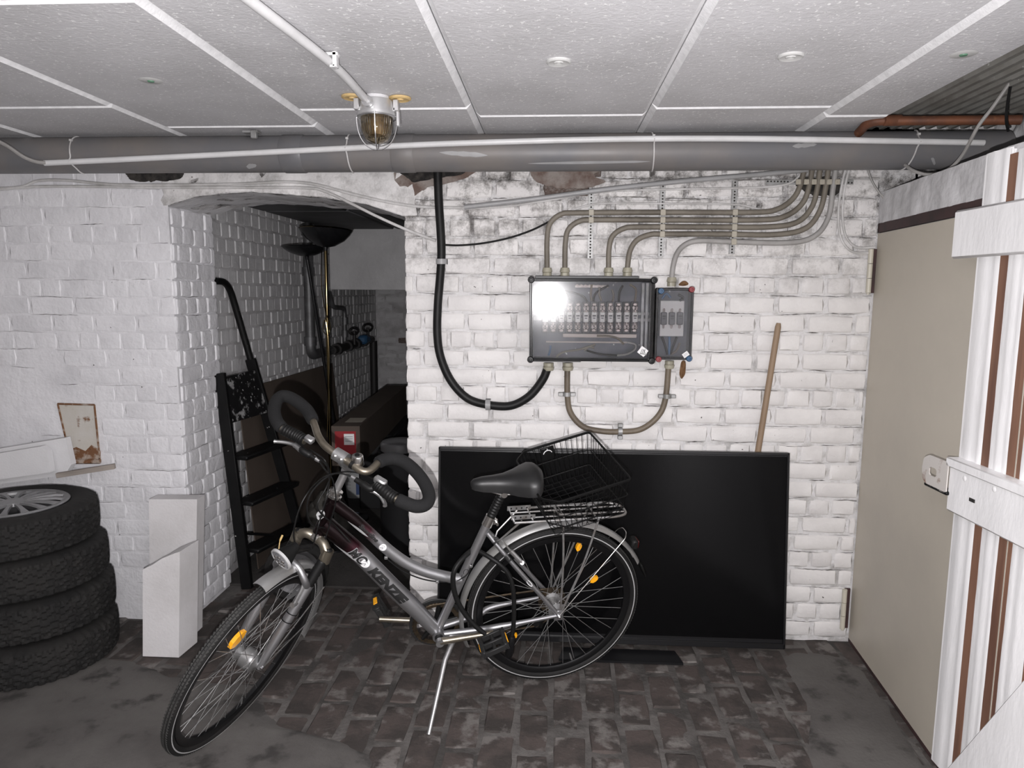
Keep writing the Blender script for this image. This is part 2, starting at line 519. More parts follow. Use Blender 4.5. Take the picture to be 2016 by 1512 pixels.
def rank_r(c):
    # what the television hides goes last
    xm, zm = (c[0] + c[1]) / 2, (c[2] + c[3]) / 2
    return (1 if (-.45 < xm < 1.0 and zm < .82) else 0) * 10 + (zm < .1) + (c[3] > 2.03) * 2
brickwork(wall_back, (0, D, 0), EX, EZ, -EY, XA1 - .006, 1.352, .012, 2.11, .0808, .205, .011, .038, WS, WH, hdr=(1,), proud=.003, rank=rank_r, special=spec_brick, seed=11)
LS = brick_meshes('wall_brick_stretcher', M['paint_left'], 8, .035, .12, 60)
LH = brick_meshes('wall_brick_header', M['paint_left'], 6, .07, .12, 80)
wlb = MB(); wlb.box((-2.395, D + .008, 1.09), (.70, .006, 1.10))
wl_face = wlb.build('plaster_coat', M['joint_left'], wall_pier)
brickwork(wall_pier, (0, D, 0), EX, EZ, -EY, -2.75, XA0 + .006, .012, 2.11, .0795, .205, .006, .010, LS, LH, keep=lambda xa, xb, za, zb: noise.noise(Vector(((xa + xb) * 1.1, 7.3, (za + zb) * 1.25))) > -.12, hdr=(1,), proud=.0014, rot=.004, seed=12)
# brick edges of the reveal (left jamb)
brickwork(wall_pier, (XA0 + .004, 0, 0), EY, EZ, EX, D + .015, YREV, .012, 1.94, .0795, .205, .009, .011, LS, LH, hdr=(0, 1), proud=.003, seed=13)
# dirty hairline cracks along the courses
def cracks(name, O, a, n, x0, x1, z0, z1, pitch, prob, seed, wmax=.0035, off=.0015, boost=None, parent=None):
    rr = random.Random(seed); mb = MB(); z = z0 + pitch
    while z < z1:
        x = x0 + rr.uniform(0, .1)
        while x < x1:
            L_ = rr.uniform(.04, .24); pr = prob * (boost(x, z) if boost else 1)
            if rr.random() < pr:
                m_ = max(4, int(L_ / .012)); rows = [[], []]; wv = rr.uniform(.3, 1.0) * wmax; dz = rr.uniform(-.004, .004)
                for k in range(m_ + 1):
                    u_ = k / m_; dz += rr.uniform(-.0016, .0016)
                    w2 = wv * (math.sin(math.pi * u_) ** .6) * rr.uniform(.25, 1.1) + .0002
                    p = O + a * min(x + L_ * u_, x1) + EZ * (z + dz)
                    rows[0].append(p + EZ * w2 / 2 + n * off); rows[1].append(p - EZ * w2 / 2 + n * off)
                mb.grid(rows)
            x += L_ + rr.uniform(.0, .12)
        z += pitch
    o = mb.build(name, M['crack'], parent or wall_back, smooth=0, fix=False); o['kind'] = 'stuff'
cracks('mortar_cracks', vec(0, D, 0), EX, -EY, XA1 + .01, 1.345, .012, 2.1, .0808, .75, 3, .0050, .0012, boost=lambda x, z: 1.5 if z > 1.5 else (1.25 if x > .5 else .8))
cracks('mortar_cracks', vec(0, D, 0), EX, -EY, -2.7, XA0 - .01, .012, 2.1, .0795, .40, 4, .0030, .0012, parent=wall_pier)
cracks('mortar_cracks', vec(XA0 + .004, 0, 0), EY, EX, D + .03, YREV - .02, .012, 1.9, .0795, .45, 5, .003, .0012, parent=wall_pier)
# rough header above the opening
def rough_sheet(name, parent, material, O, a, b, n, w_, h_, nx, ny, amp, mask=None, sc=6.0, seed=0):
    mb = MB(); rows = []
    for j in range(ny + 1):
        r_ = []
        for i in range(nx + 1):
            p = O + a * (w_ * i / nx) + b * (h_ * j / ny)
            d = noise.fractal(Vector(p) * sc + Vector((seed, 0, 0)), 1.0, 2.0, 4)
            r_.append(p + n * amp * d)
        rows.append(r_)
    mb.grid(rows)
    return mb.build(name, material, parent, smooth=60, fix=False)
hb = MB(); rows = []
NX = 60
for j in range(9):
    r_ = []
    for i in range(NX + 1):
        x = XA0 - .03 + (XA1 - XA0 + .09) * i / NX
        if i in (0, NX): x += .035 * noise.noise(Vector((j * 1.7, i, 3)))
        za = np.interp(x, [p[0] for p in arch], [p[2] for p in arch])
        z = za + .002 + (2.11 - za) * j / 8
        p = vec(x, D - .002, z)
        d = noise.fractal(Vector(p) * 9, 1.0, 2.0, 4)
        edge = min(1, (i + .0) / 3, (NX - i) / 4)
        r_.append(p + vec(0, -.009 * d + (.004 if edge < .2 else -.002), .004 * d if j == 0 else 0))
    rows.append(r_)
hb.grid(rows)
hb.build('header_render', M['paint_header'], wall_back, smooth=60, fix=False)
sb = MB(); rows = []
for j in range(7):
    y = D - .003 + (YREV - D) * j / 6
    r_ = []
    for i in range(NX + 1):
        x = XA0 + (XA1 - XA0) * i / NX
        z = np.interp(x, [p[0] for p in arch], [p[2] for p in arch])
        p = vec(x, y, z)
        d = noise.fractal(Vector(p) * 10, 1.0, 2.0, 4)
        r_.append(p + vec(0, 0, -.008 * d - .002))
    rows.append(r_)
sb.grid(rows)
sb.build('arch_soffit', M['plaster'], wall_back, smooth=60, fix=False)
# broken-out patches at the top of the wall
def patch(px, dy, material, name, th=.004, Y=D):
    pts = spline([onY(x, y, Y - dy) for x, y in px], 12, closed=True)
    c = np.mean(pts, axis=0)
    pts = [p + nrm(p - c) * (.010 * noise.fractal(Vector(p) * 30, 1.0, 2.0, 4) + random.uniform(-.0015, .0015)) for p in pts]
    mb = MB()
    mb.prism([(p[0], p[2]) for p in pts], (0, Y - dy, 0), EX, EZ, (0, th, 0))
    return mb.build(name, material, wall_back, smooth=0)
patch([(760, 345), (765, 330), (930, 325), (925, 345), (880, 362), (838, 370), (815, 385), (795, 372), (775, 362)], .006, M['bare_brick'], 'broken_plaster')
patch([(795, 330), (905, 326), (912, 342), (880, 348), (850, 352), (815, 358), (798, 348)], .011, M['dark_hole'], 'broken_hole')
patch([(250, 348), (252, 330), (355, 330), (352, 352), (300, 357), (262, 356)], .011, M['dark_hole'], 'broken_hole')
patch([(1045, 340), (1050, 326), (1180, 324), (1170, 345), (1190, 358), (1150, 372), (1090, 368), (1060, 360)], .006, M['bare_brick'], 'broken_plaster')
patch([(1565, 352), (1650, 352), (1655, 372), (1640, 385), (1590, 380)], .006, M['dark_hole'], 'dirt_smear')
# ---- alcove behind the opening
b = MB(); b.box((XI - .099, (YREV + YF) / 2, 1.05), (.095, (YF - YREV) / 2 + .1, 1.12))
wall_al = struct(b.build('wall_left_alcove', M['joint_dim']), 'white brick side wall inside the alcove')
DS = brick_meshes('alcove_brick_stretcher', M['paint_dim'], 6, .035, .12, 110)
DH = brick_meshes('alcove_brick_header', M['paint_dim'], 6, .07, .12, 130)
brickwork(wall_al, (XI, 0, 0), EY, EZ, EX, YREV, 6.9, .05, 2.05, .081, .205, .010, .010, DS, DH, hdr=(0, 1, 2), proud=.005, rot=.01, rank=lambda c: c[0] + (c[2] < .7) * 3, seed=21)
b = MB(); b.box((-1.1, YF + .1, 1.05), (.8, .1, 1.12))
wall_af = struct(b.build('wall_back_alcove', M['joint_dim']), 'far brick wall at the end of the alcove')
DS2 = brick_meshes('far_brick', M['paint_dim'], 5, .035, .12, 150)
def far_special(xa, xb, za, zb):
    return M['bare_brick'] if (xa > -1.66 and zb < 1.48 and za > .95 and ((int(xa * 37) + int(za * 53)) % 3 != 0)) else None
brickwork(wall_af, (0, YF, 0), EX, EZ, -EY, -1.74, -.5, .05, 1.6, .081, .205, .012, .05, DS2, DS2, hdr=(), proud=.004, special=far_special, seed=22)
b = MB(); b.box((-1.1, 5.75, 1.83), (.70, .28, .27), bev=.004)
bulk = struct(b.build('wall_beam_alcove', M['paint_dim']), 'smooth white beam across the back of the alcove')
b = MB(); b.box((XA1 + .62, (YREV + YF) / 2, 1.05), (.09, (YF - YREV) / 2 + .1, 1.12))
struct(b.build('wall_right_alcove', M['joint_dim']), 'side wall of the alcove on the right')
b = MB(); b.box((-1.0, (YREV + YF) / 2, 2.10), (.9, (YF - YREV) / 2 + .1, .06))
ceil_al = struct(b.build('ceiling_alcove', M['ceil_dark']), 'dark panelled ceiling inside the alcove')
for i, (x0, x1) in enumerate([(-1.74, -1.22), (-1.20, -.62), (-.60, -.1)]):
    for (y0, y1) in [(YREV, 4.2), (4.22, 5.44)]:
        p = MB(); p.box(((x0 + x1) / 2, (y0 + y1) / 2, 2.034), ((x1 - x0) / 2 - .004, (y1 - y0) / 2 - .004, .01), bev=.006)
        p.build('ceiling_panel', M['ceil_dark'], ceil_al)

# ---- right wall, its steel door
DN = vec(-DD[1], DD[0], 0)                   # faces the room
def rw(s_, z, off=0.0):                      # point on the right wall, s_ = metres from the corner towards the camera
    return DP - DD * s_ + EZ * z + DN * off
ZD = 1.806
b = MB(); b.prism([(0, -.02), (4.7, -.02), (4.7, 1.962), (0, 1.962)], DP - DN * .012, -DD, EZ, -DN * .15)
wall_right = struct(b.build('wall_right', M['plaster']), 'right wall of rough white plaster above the steel door')
rough_sheet('plaster_face', wall_right, M['plaster'], rw(-.01, 1.845, .004), -DD, EZ, DN, 1.3, .128, 90, 14, .006, sc=9.0)
b = MB(); b.prism([(0.0, .0), (1.05, .0), (1.05, .038), (0.0, .038)], rw(.0, ZD + .002, -.008), -DD, EZ, DN * .012)
struct(b.build('trim_1', M['dark_red']), 'dark red steel lintel over the beige door')
b = MB(); b.prism([(0.006, .018), (1.12, .018), (1.12, ZD - .002), (0.006, ZD - .002)], rw(0, 0, -.010), -DD, EZ, DN * .014)
door = struct(b.build('door_1', M['beige_door']), 'flat beige steel cellar door in the right wall')
b = MB(); b.prism([(0.0, .0), (1.14, .0), (1.14, .016), (0.0, .016)], rw(0, 0, -.009), -DD, EZ, DN * .012)
b.build('gap_shade_strip', M['dark_red'], door)  # dark strip standing in for the shaded gap under the door

b = MB(); b.prism([(-.1, 1.93), (4.7, 1.93), (4.7, 2.3), (-.1, 2.3)], DP - DN * .44, -DD, EZ, -DN * .1)
b.build('upper_masonry', M['plaster'], wall_right)
rough_sheet('upper_masonry_face', wall_right, M['plaster'], rw(-.05, 1.95, -.42), -DD, EZ, DN, 1.6, .32, 90, 20, .03, sc=9.0, seed=4)
rough_sheet('wall_ledge', wall_right, M['plaster'], rw(-.05, 1.966, -.44), -DD, DN, EZ, 1.6, .444, 80, 16, .012, sc=9.0, seed=8)

# ---- ceiling of foam insulation panels with chamfered joints
b = MB(); b.box((-.85, .75, CEIL + .10), (2.3, 2.34, .05))
ceiling = struct(b.build('ceiling', M['panel']), 'ceiling of painted foam insulation boards')
colx = [-3.02, -2.154, -1.530, -.912, -.289, .333, .958, 1.205]
laty = [[2.46, 1.21, -.04], [2.46, 1.21, -.04], [2.767, 1.582, .33], [2.525, 1.275, .02], [2.641, 1.39, .14], [2.55, 1.30, .05], [2.678, 1.43, .18]]
for i in range(7):
    ys = [D - .01] + laty[i] + [-1.5]
    for k in range(len(ys) - 1):
        y1, y0 = ys[k], ys[k + 1]
        if y1 - y0 < .03: continue
        x0, x1 = colx[i], colx[i + 1]
        c = .019; g = .0015; cy = .013
        zb, zt = CEIL + random.uniform(-.0015, .0015), CEIL + .05
        sk = [random.uniform(-.004, .004) for _ in range(4)]
        mb = MB()
        bot = [(x0 + c, y0 + cy), (x1 - c, y0 + cy), (x1 - c, y1 - cy), (x0 + c, y1 - cy)]
        mid = [(x0 + g, y0 + g), (x1 - g, y0 + g), (x1 - g, y1 - g), (x0 + g, y1 - g)]
        vs = [(p[0], p[1], zb) for p in bot] + [(p[0], p[1], zb + .016) for p in mid] + [(p[0], p[1], zt) for p in mid]
        fs = [(3, 2, 1, 0), (8, 9, 10, 11)]
        for q in range(4):
            q2 = (q + 1) % 4
            fs += [(q, q2, 4 + q2, 4 + q), (4 + q, 4 + q2, 8 + q2, 8 + q)]
        mb.add(vs, fs)
        me_ = mb.build('insulation_panel', M['panel'], ceiling, smooth=0, fix=False).data
        me_.materials.append(M['foam_edge'])
        for q in range(4): me_.polygons[2 + 2 * q].material_index = 1
# profiled steel sheet beyond the last panels
M['sheet'] = mat('grey_profiled_steel', (.30, .295, .275), .5, metal=.3, var=(.2, .19, .17), vscale=6, speck=(.6, .6, .58), sscale=25, sthr=.72)
def profile_sheet(z, x0, x1, y0, y1, pitch=.046, hgt=.018):
    mb = MB(); prof = []
    x = x0; k = 0
    while x < x1:
        for dx, dz in ((0, 0), (.35, 0), (.5, hgt), (.85, hgt)):
            prof.append((x + dx * pitch, z + dz))
        x += pitch
    mb.grid([[vec(x, y, zz) for x, zz in prof] for y in (y0, y1)])
    mb.grid([[vec(x, y, zz + .003) for x, zz in prof] for y in (y1, y0)])
    return mb.build('profiled_sheet', M['sheet'], ceiling, smooth=0, fix=False)
profile_sheet(CEIL + .012, 1.19, 1.95, -1.2, 2.30)
profile_sheet(CEIL + .036, 1.19, 1.95, 2.22, D)
# closed room behind the camera
M['room'] = mat('plain_darkened_wall', (.16, .15, .145), .85)  # unseen walls, colour darkened to cut bounce light and reflections
b = MB(); b.box((-.85, -1.55, 1.05), (2.3, .05, 1.2)); struct(b.build('wall_front', M['room']), 'plain wall behind the camera')
b = MB(); b.box((-3.07, .75, 1.05), (.05, 2.3, 1.2)); struct(b.build('wall_left', M['room']), 'plain wall at the far left')

# ================================================================ PIPES AND CABLES
M['pvc'] = mat('grey_pvc_pipe', (.14, .14, .147), .45, var=(.18, .165, .155), vscale=3, rvar=.12, speck=(.7, .7, .7), sscale=14, sthr=.80)
M['dust'] = mat('dusty_brown_grey', (.15, .135, .125), .8)
M['white_plastic'] = mat('white_plastic_conduit', (.68, .68, .685), .35, var=(.6, .6, .6), vscale=8)
M['grey_plastic'] = mat('grey_plastic_conduit', (.33, .33, .335), .4, var=(.27, .27, .27), vscale=7)
M['beige_cable'] = mat('old_beige_cable', (.185, .165, .135), .55, var=(.12, .105, .085), vscale=9)
M['beige_cable2'] = mat('brown_beige_cable', (.155, .125, .09), .5, var=(.10, .08, .06), vscale=9)
M['grey_cable'] = mat('light_grey_cable', (.34, .33, .32), .5, var=(.26, .25, .24), vscale=9)
M['white_cable'] = mat('white_painted_cable', (.60, .59, .585), .5, var=(.42, .41, .40), vscale=12)
M['black_cable'] = mat('black_rubber_cable', (.006, .006, .0063), .5, var=(.011, .011, .011), vscale=14, spec=.3)
M['zinc'] = mat('galvanised_steel', (.36, .36, .36), .5, metal=.5, var=(.24, .24, .23), vscale=20)
M['clip'] = mat('beige_plastic_clip', (.38, .35, .29), .5)
M['gland'] = mat('ivory_gland_plastic', (.36, .34, .265), .45, var=(.28, .26, .2), vscale=20)
M['rust'] = mat('rusty_copper_pipe', (.20, .075, .035), .6, metal=.25, var=(.10, .045, .03), vscale=8, var2=(.30, .13, .06), v2scale=14, v2lo=.58, v2hi=.7)
M['alu'] = mat('cast_aluminium', (.60, .60, .61), .42, metal=.75, var=(.75, .75, .75), vscale=9)
M['steel'] = mat('bright_steel', (.62, .62, .63), .25, metal=1.0)
M['yellowed'] = mat('yellowed_plastic', (.62, .45, .21), .5, var=(.5, .35, .15), vscale=25)
M['disc'] = mat('foam_anchor_plastic', (.56, .56, .55), .5)
M['green'] = mat('green_plug', (.10, .22, .14), .5)
M['glass'] = mat('smoky_ribbed_glass', (.62, .56, .46), .05, trans=1.0, ior=1.3)
M['lamp_in'] = mat('lamp_reflector_tan', (.45, .36, .24), .35, metal=.4)

def cpx(pts, Y, k=8):
    return spline([onY(x, y, Y) for x, y in pts], k)
def cable(name, label, pts, Y, r, material, cat='cable', group=None, k=8, n=8):
    P = cpx(pts, Y, k) if np.isscalar(Y) else spline([onY(x, y, yy) for (x, y), yy in zip(pts, Y)], k)
    mb = MB(); mb.tube(P, r, n)
    o = mb.build(name, material)
    tag(o, label, cat, group)
    return o

# ---- big grey drain pipe
PA, PB = vec(-3.0, 2.885, 2.105), vec(1.72, 2.885, 2.105)
PR = .0715
t = thing('drain_pipe', 'big grey plastic drain pipe running under the ceiling', 'pipe', (-.8, 2.885, 2.105 - PR))
mb = MB(); mb.tube([PA, PB], PR, 40); mb.build('pipe_barrel', M['pvc'], t)
for x in (-1.05, -.60):
    mb = MB(); mb.tube([vec(x - .045, 2.885, 2.105), vec(x - .04, 2.885, 2.105), vec(x + .04, 2.885, 2.105), vec(x + .045, 2.885, 2.105)], [PR + .0005, PR + .003, PR + .003, PR + .0005], 40)
    mb.build('pipe_collar', M['pvc'], t)
mb = MB()
for x in (-1.18,):
    mb.box(vec(x, 2.80, 2.165), (.012, .01, .016), bev=.003); mb.box(vec(x - .015, 2.815, 2.176), (.03, .02, .004))
mb.build('pipe_bracket', M['zinc'], t)
paint_runs = [((865, 300), (960, 306), 5), ((1040, 322), (1280, 318), 3.5), ((1560, 288), (1608, 284), 5), ((485, 328), (505, 326), 5), ((1833, 312), (1842, 322), 6)]
for (a, c, w_) in paint_runs:
    mb = MB(); rows = []
    for k in range(9):
        x = a[0] + (c[0] - a[0]) * k / 8; y = a[1] + (c[1] - a[1]) * k / 8
        hw = w_ * (1 - abs(k / 4 - 1) ** 3) * random.uniform(.6, 1.1) + .3
        r_ = []
        for s_ in (-1, 0, 1):
            p = onY(x, y + s_ * hw, 2.83)
            d = vec(0, p[1] - 2.885, p[2] - 2.105)
            # drop onto the pipe surface along the line of sight
            v = p - CAM; v = v / np.linalg.norm(v)
            o_ = CAM - vec(0, 2.885, 2.105); o_[0] = 0; v2 = vec(0, v[1], v[2])
            A_, B_, C_ = v2 @ v2, 2 * (o_ @ v2), o_ @ o_ - (PR + .0008) ** 2
            tt = (-B_ - math.sqrt(max(B_ * B_ - 4 * A_ * C_, 0))) / (2 * A_)
            r_.append(CAM + v * tt)
        rows.append(r_)
    mb.grid(rows); mb.build('paint_smear', M['grey_plastic'], t, smooth=60, fix=False)

# white conduit tied along it
def on_pipe(px, py, rad):
    v = ray(px, py); v = v / np.linalg.norm(v)
    o_ = CAM - vec(0, 2.885, 2.105); o_[0] = 0; v2 = vec(0, v[1], v[2])
    A_, B_, C_ = v2 @ v2, 2 * (o_ @ v2), o_ @ o_ - rad ** 2
    return CAM + v * ((-B_ - math.sqrt(max(B_ * B_ - 4 * A_ * C_, 0))) / (2 * A_))
cpts = [(88, 321), (300, 311), (500, 301), (700, 291), (850, 284), (1000, 279), (1150, 275), (1300, 273), (1450, 273), (1600, 275), (1780, 278), (1937, 281)]
P = spline([on_pipe(x, y, PR + .0125) for x, y in cpts], 6)
mb = MB(); mb.tube(P, .0115, 12)
tag(mb.build('conduit', M['white_plastic']), 'long white plastic conduit tied to the front of the drain pipe', 'conduit')
tie_px = [(138, 292), (683, 288), (1287, 268), (1805, 285)]
for i, (x, y) in enumerate(tie_px):
    c = on_pipe(x, y, PR)
    pts = []
    for k in range(25):
        a = math.radians(95 + 175 * k / 24)
        pts.append(vec(c[0] + (.02 if i == 3 else .004) * (k - 12) / 12 * (-1 if i == 3 else 1), 2.885 + math.cos(a) * (PR + .0025), 2.105 + math.sin(a) * (PR + .0025)))
    # bulge over the conduit
    cz = on_pipe(x, np.interp(x, [p[0] for p in cpts], [p[1] for p in cpts]), PR + .0125)
    pts = [p if abs(p[2] - cz[2]) > .02 else p + vec(0, -.022 * (1 - abs(p[2] - cz[2]) / .02), 0) for p in pts]
    mb = MB(); mb.tube(pts, .0028, 6)
    mb.box(pts[6] + vec(0, -.003, 0), (.005, .005, .004))
    tag(mb.build('cable_tie', M['white_cable']), ['white cable tie at the left end of the drain pipe', 'white cable tie on the drain pipe left of the caged lamp', 'white cable tie on the drain pipe above the fuse box', 'slanting white cable tie near the right end of the drain pipe'][i], 'cable tie', 'cable ties round the drain pipe')
# brown cable entering the conduit on the left, loop on the right
mb = MB(); mb.tube(spline([onY(-40, 262, 2.72), onY(10, 285, 2.73), onY(45, 308, 2.76), onY(70, 318, 2.785), on_pipe(95, 321, PR + .0125)], 8), .0075, 8)
tag(mb.build('cable', M['grey_cable']), 'thin grey cable entering the left end of the white conduit', 'cable')
mb = MB(); mb.tube(spline([onY(1782, 325, 2.80), onY(1800, 337, 2.74), onY(1830, 344, 2.70), onY(1865, 335, 2.66), onY(1895, 305, 2.60), onY(1925, 250, 2.54), onY(1955, 210, 2.50), onY(1990, 160, 2.46)], 8), .006, 8)
tag(mb.build('cable', M['grey_cable']), 'thin grey cable hanging in a loop below the right pipe end', 'cable')
mb = MB(); mb.tube(spline([onY(1992, 155, 2.46), onY(1984, 200, 2.47), onY(1981, 235, 2.48), onY(1985, 258, 2.5)], 6), .005, 6)
tag(mb.build('cable', M['black_cable']), 'short black cable tail hanging at the upper right corner', 'cable')

# rust-brown pipe
P = fillet([onY(1690, 262, 2.83), onY(1712, 238, 2.74), onY(2010, 236, 2.62)], .06, 8)
P = [p + vec(0, 0, 0) for p in P]
t = thing('copper_pipe', 'rusty brown metal pipe bending in under the ceiling', 'pipe', P[0])
mb = MB(); mb.tube(P, .0165, 16); mb.build('pipe_barrel', M['rust'], t)
q = onY(1757, 237, 2.72)
mb = MB(); mb.tube([q - vec(.03, 0, 0), q - vec(.028, 0, 0), q + vec(.028, 0, 0), q + vec(.03, 0, 0)], [.017, .0195, .0195, .017], 16); mb.build('solder_sleeve', M['rust'], t)

# ---- caged bulkhead lamp
LC = vec(-.583, 2.365, CEIL)
t = thing('caged_lamp', 'cellar lamp with ribbed glass dome and wire guard on the ceiling', 'lamp', LC)
mb = MB(); mb.lathe([(.0, -.012), (.05, -.012), (.052, -.016), (.0545, -.05), (.062, -.052), (.0625, -.062), (.055, -.066), (.0, -.066)], LC, n=32); mb.build('lamp_base', M['alu'], t)
mb = MB(); mb.lathe([(.0, .0), (.042, .0), (.042, -.014), (.0, -.014)], LC, n=24); mb.build('foam_plug', M['panel'], t)
prof = [(.0, -.150), (.018, -.147), (.034, -.138), (.045, -.122), (.051, -.100), (.0525, -.08), (.0525, -.064)]
inner = [(r_ - .003 if r_ > .003 else 0, z + .003) for r_, z in prof[::-1]]
mb = MB(); mb.lathe(prof + inner, LC, n=72, rad=lambda r_, z, a, i: r_ + (.0012 * math.cos(a * 36) if (i >= len(prof) and r_ > .02) else 0)); mb.build('glass_dome', M['glass'], t, fix=True)
mb = MB(); mb.lathe([(.0, -.066), (.026, -.067), (.031, -.085), (.031, -.105), (.024, -.122), (.0, -.127)], LC, n=24); mb.build('bulb', M['lamp_in'], t)
for (dx, dy) in ((-.062, -.012), (.062, .012)):
    e = LC + vec(dx, dy, 0)
    mb = MB(); mb.box(e + vec(0, 0, -.026), (.009, .011, .018), bev=.002); mb.box(e + vec(-dx * .25, -dy * .25, -.04), (.014, .008, .007), bev=.002)
    mb.build('mounting_ear', M['alu'], t)
    mb = MB(); mb.lathe([(.0, -.001), (.036, -.001), (.036, -.006), (.030, -.009), (.026, -.006), (.012, -.006), (.010, -.010), (.0, -.010)], e + vec(dx * .22, 0, 0), n=28); mb.build('anchor_disc', M['yellowed'], t)
G = []
for ang in (8, 98):
    pts = []
    for k in range(29):
        a = math.radians(180 * k / 28)
        rr_ = .066 * math.cos(a); z = -.06 - .108 * math.sin(a) ** .8
        pts.append(LC + vec(rr_ * math.cos(math.radians(ang)), rr_ * math.sin(math.radians(ang)), z))
    mb = MB(); mb.tube(pts, .0021, 6); mb.build('guard_wire', M['steel'], t)
pts = [LC + vec(.064 * math.cos(a), .064 * math.sin(a), -.066) for a in np.linspace(0, 2 * math.pi, 32, endpoint=False)]
mb = MB(); mb.tube(pts, .0024, 6, closed=True); mb.build('guard_ring', M['steel'], t)
mb = MB(); mb.box(LC + vec(.07, .004, -.07), (.005, .009, .024), bev=.002); mb.build('guard_latch', M['alu'], t)
mb = MB(); gl = LC + vec(-.012, -.055, -.03); mb.tube([gl, gl + vec(-.004, -.018, .0)], .0165, 16); mb.build('cable_entry', M['alu'], t)
# conduit feeding the lamp
P = [vec(-.665, 1.30, 2.165), vec(-.646, 1.521, 2.165), vec(-.600, 1.95, 2.163), vec(-.597, 2.262, 2.158)]
mb = MB(); mb.tube(spline(P, 6), .0125, 12); mb.tube([P[-1], vec(-.595, 2.31, 2.155)], .006, 8)
tag(mb.build('conduit', M['white_plastic']), 'white plastic conduit on the ceiling leading to the caged lamp', 'conduit')
mb = MB(); c = vec(-.602, 1.93, 2.163)
mb.box(c + vec(.018, 0, .004), (.006, .012, .020), bev=.002); mb.box(c + vec(.006, 0, .017), (.022, .012, .004), bev=.001); mb.box(c + vec(.012, 0, -.014), (.006, .012, .003))
tag(mb.build('conduit_clip', M['white_plastic']), 'white plastic clip holding the lamp conduit to the ceiling', 'clip')
# foam anchors in the ceiling boards
for (x, y, mk) in [(297, 159, 'green'), (1100, 121, 'disc'), (1557, 110, 'disc'), (1897, 107, 'green')]:
    c = onZ(x, y, CEIL)
    mb = MB()
    if mk == 'disc':
        mb.lathe([(.0, .002), (.034, .002), (.034, -.003), (.030, -.006), (.024, -.004), (.014, -.003), (.012, -.006), (.0, -.002)], c, n=28)
        mb.build('anchor_disc', M['disc'], ceiling)
    else:
        mb.lathe([(.0, -.001), (.030, -.0015), (.036, .0015)], c, n=24); o = mb.build('anchor_disc', M['disc'], ceiling)
        mb = MB(); mb.lathe([(.0, -.004), (.009, -.004), (.011, .001)], c, n=16); mb.build('anchor_plug', M['green'], ceiling)

# ---- cables on the brick wall
YC = D - .028
cable('power_cable', 'thick black cable curving down the wall into the large fuse box', [(861, 322), (864, 400), (869, 500), (862, 600), (861, 660), (868, 705), (888, 750), (920, 784), (960, 797), (1005, 799), (1042, 780), (1068, 748), (1079, 722)], YC, .0185, M['black_cable'], n=14)
for (x, y, dirv, lab) in [(869, 515, EX, 'grey saddle clip on the upright black cable'), (961, 797, EZ, 'grey saddle clip at the low bend of the black cable')]:
    c = onY(x, y, YC); mb = MB(); o_ = EZ if dirv is EX else EX
    pts = [c + dirv * (.024 * math.cos(a)) + vec(0, -.024 * math.sin(a), 0) for a in np.linspace(0, math.pi, 12)]
    pts = [pts[0] + vec(0, .022, 0)] + pts + [pts[-1] + vec(0, .022, 0)]
    rows = [[p + o_ * .011 for p in pts], [p - o_ * .011 for p in pts]]
    mb.grid(rows); rows = [[p + o_ * .011 + vec(0, .003, 0) for p in pts], [p - o_ * .011 + vec(0, .003, 0) for p in pts]]
    mb.grid(rows)
    tag(mb.build('cable_clip', M['grey_plastic'], fix=False), lab, 'clip', 'saddle clips on the black cable')
cable('beige_cable', 'brown beige cable hanging in a U below the fuse boxes', [(1117, 720), (1117, 775), (1123, 812), (1148, 840), (1185, 849), (1222, 850), (1262, 845), (1295, 820), (1310, 785), (1317, 712)], YC, .0128, M['beige_cable2'], n=12)
for (x, y, ax, lab) in [(1116, 776, EZ, 'metal pipe clamp on the left leg of the U cable'), (1221, 849, EX, 'metal pipe clamp at the bottom of the U cable'), (1313, 780, EZ, 'metal pipe clamp on the right leg of the U cable')]:
    c = onY(x, y, YC); mb = MB()
    mb.lathe([(.0135, -.009), (.0185, -.009), (.0185, .009), (.0135, .009)], c, ax, 20, closed_prof=True)
    s_ = EX if ax is EZ else EZ
    for k in (-1, 1):
        mb.box(c + s_ * k * .027, (.011, .009, .008), bev=.002)
    mb.tube([c, c + vec(0, .03, 0)], .004, 8)
    tag(mb.build('pipe_clamp', M['zinc']), lab, 'clamp', 'metal clamps on the U cable')

runs = [
    ([(1077, 528), (1077, 470), (1083, 440), (1105, 422), (1140, 419), (1300, 418), (1480, 418), (1530, 412), (1562, 390), (1577, 360), (1585, 322)], M['beige_cable'], 'uppermost beige cable from the left gland of the fuse box'),
    ([(1112, 528), (1113, 480), (1119, 452), (1140, 436), (1170, 433), (1300, 433), (1490, 433), (1545, 426), (1580, 400), (1594, 362), (1600, 322)], M['beige_cable'], 'second beige cable from the second gland of the fuse box'),
    ([(1198, 528), (1199, 490), (1206, 465), (1228, 450), (1260, 447), (1400, 447), (1510, 447), (1568, 438), (1598, 408), (1610, 365), (1615, 322)], M['beige_cable'], 'third beige cable from the third gland of the fuse box'),
    ([(1235, 528), (1240, 495), (1254, 473), (1280, 462), (1310, 461), (1420, 461), (1525, 462), (1585, 450), (1614, 415), (1626, 365), (1632, 322)], M['beige_cable'], 'fourth beige cable from the right gland of the fuse box'),
    ([(1322, 560), (1325, 525), (1334, 497), (1352, 480), (1380, 474), (1440, 476), (1550, 478), (1602, 466), (1630, 430), (1640, 370), (1647, 322)], M['grey_cable'], 'lowest greyer cable from the top of the small fuse box'),
]
for i, (p, m_, lab) in enumerate(runs):
    cable('beige_cable', lab, p, YC, .0112, m_, group='cables from the fuse boxes', n=10)
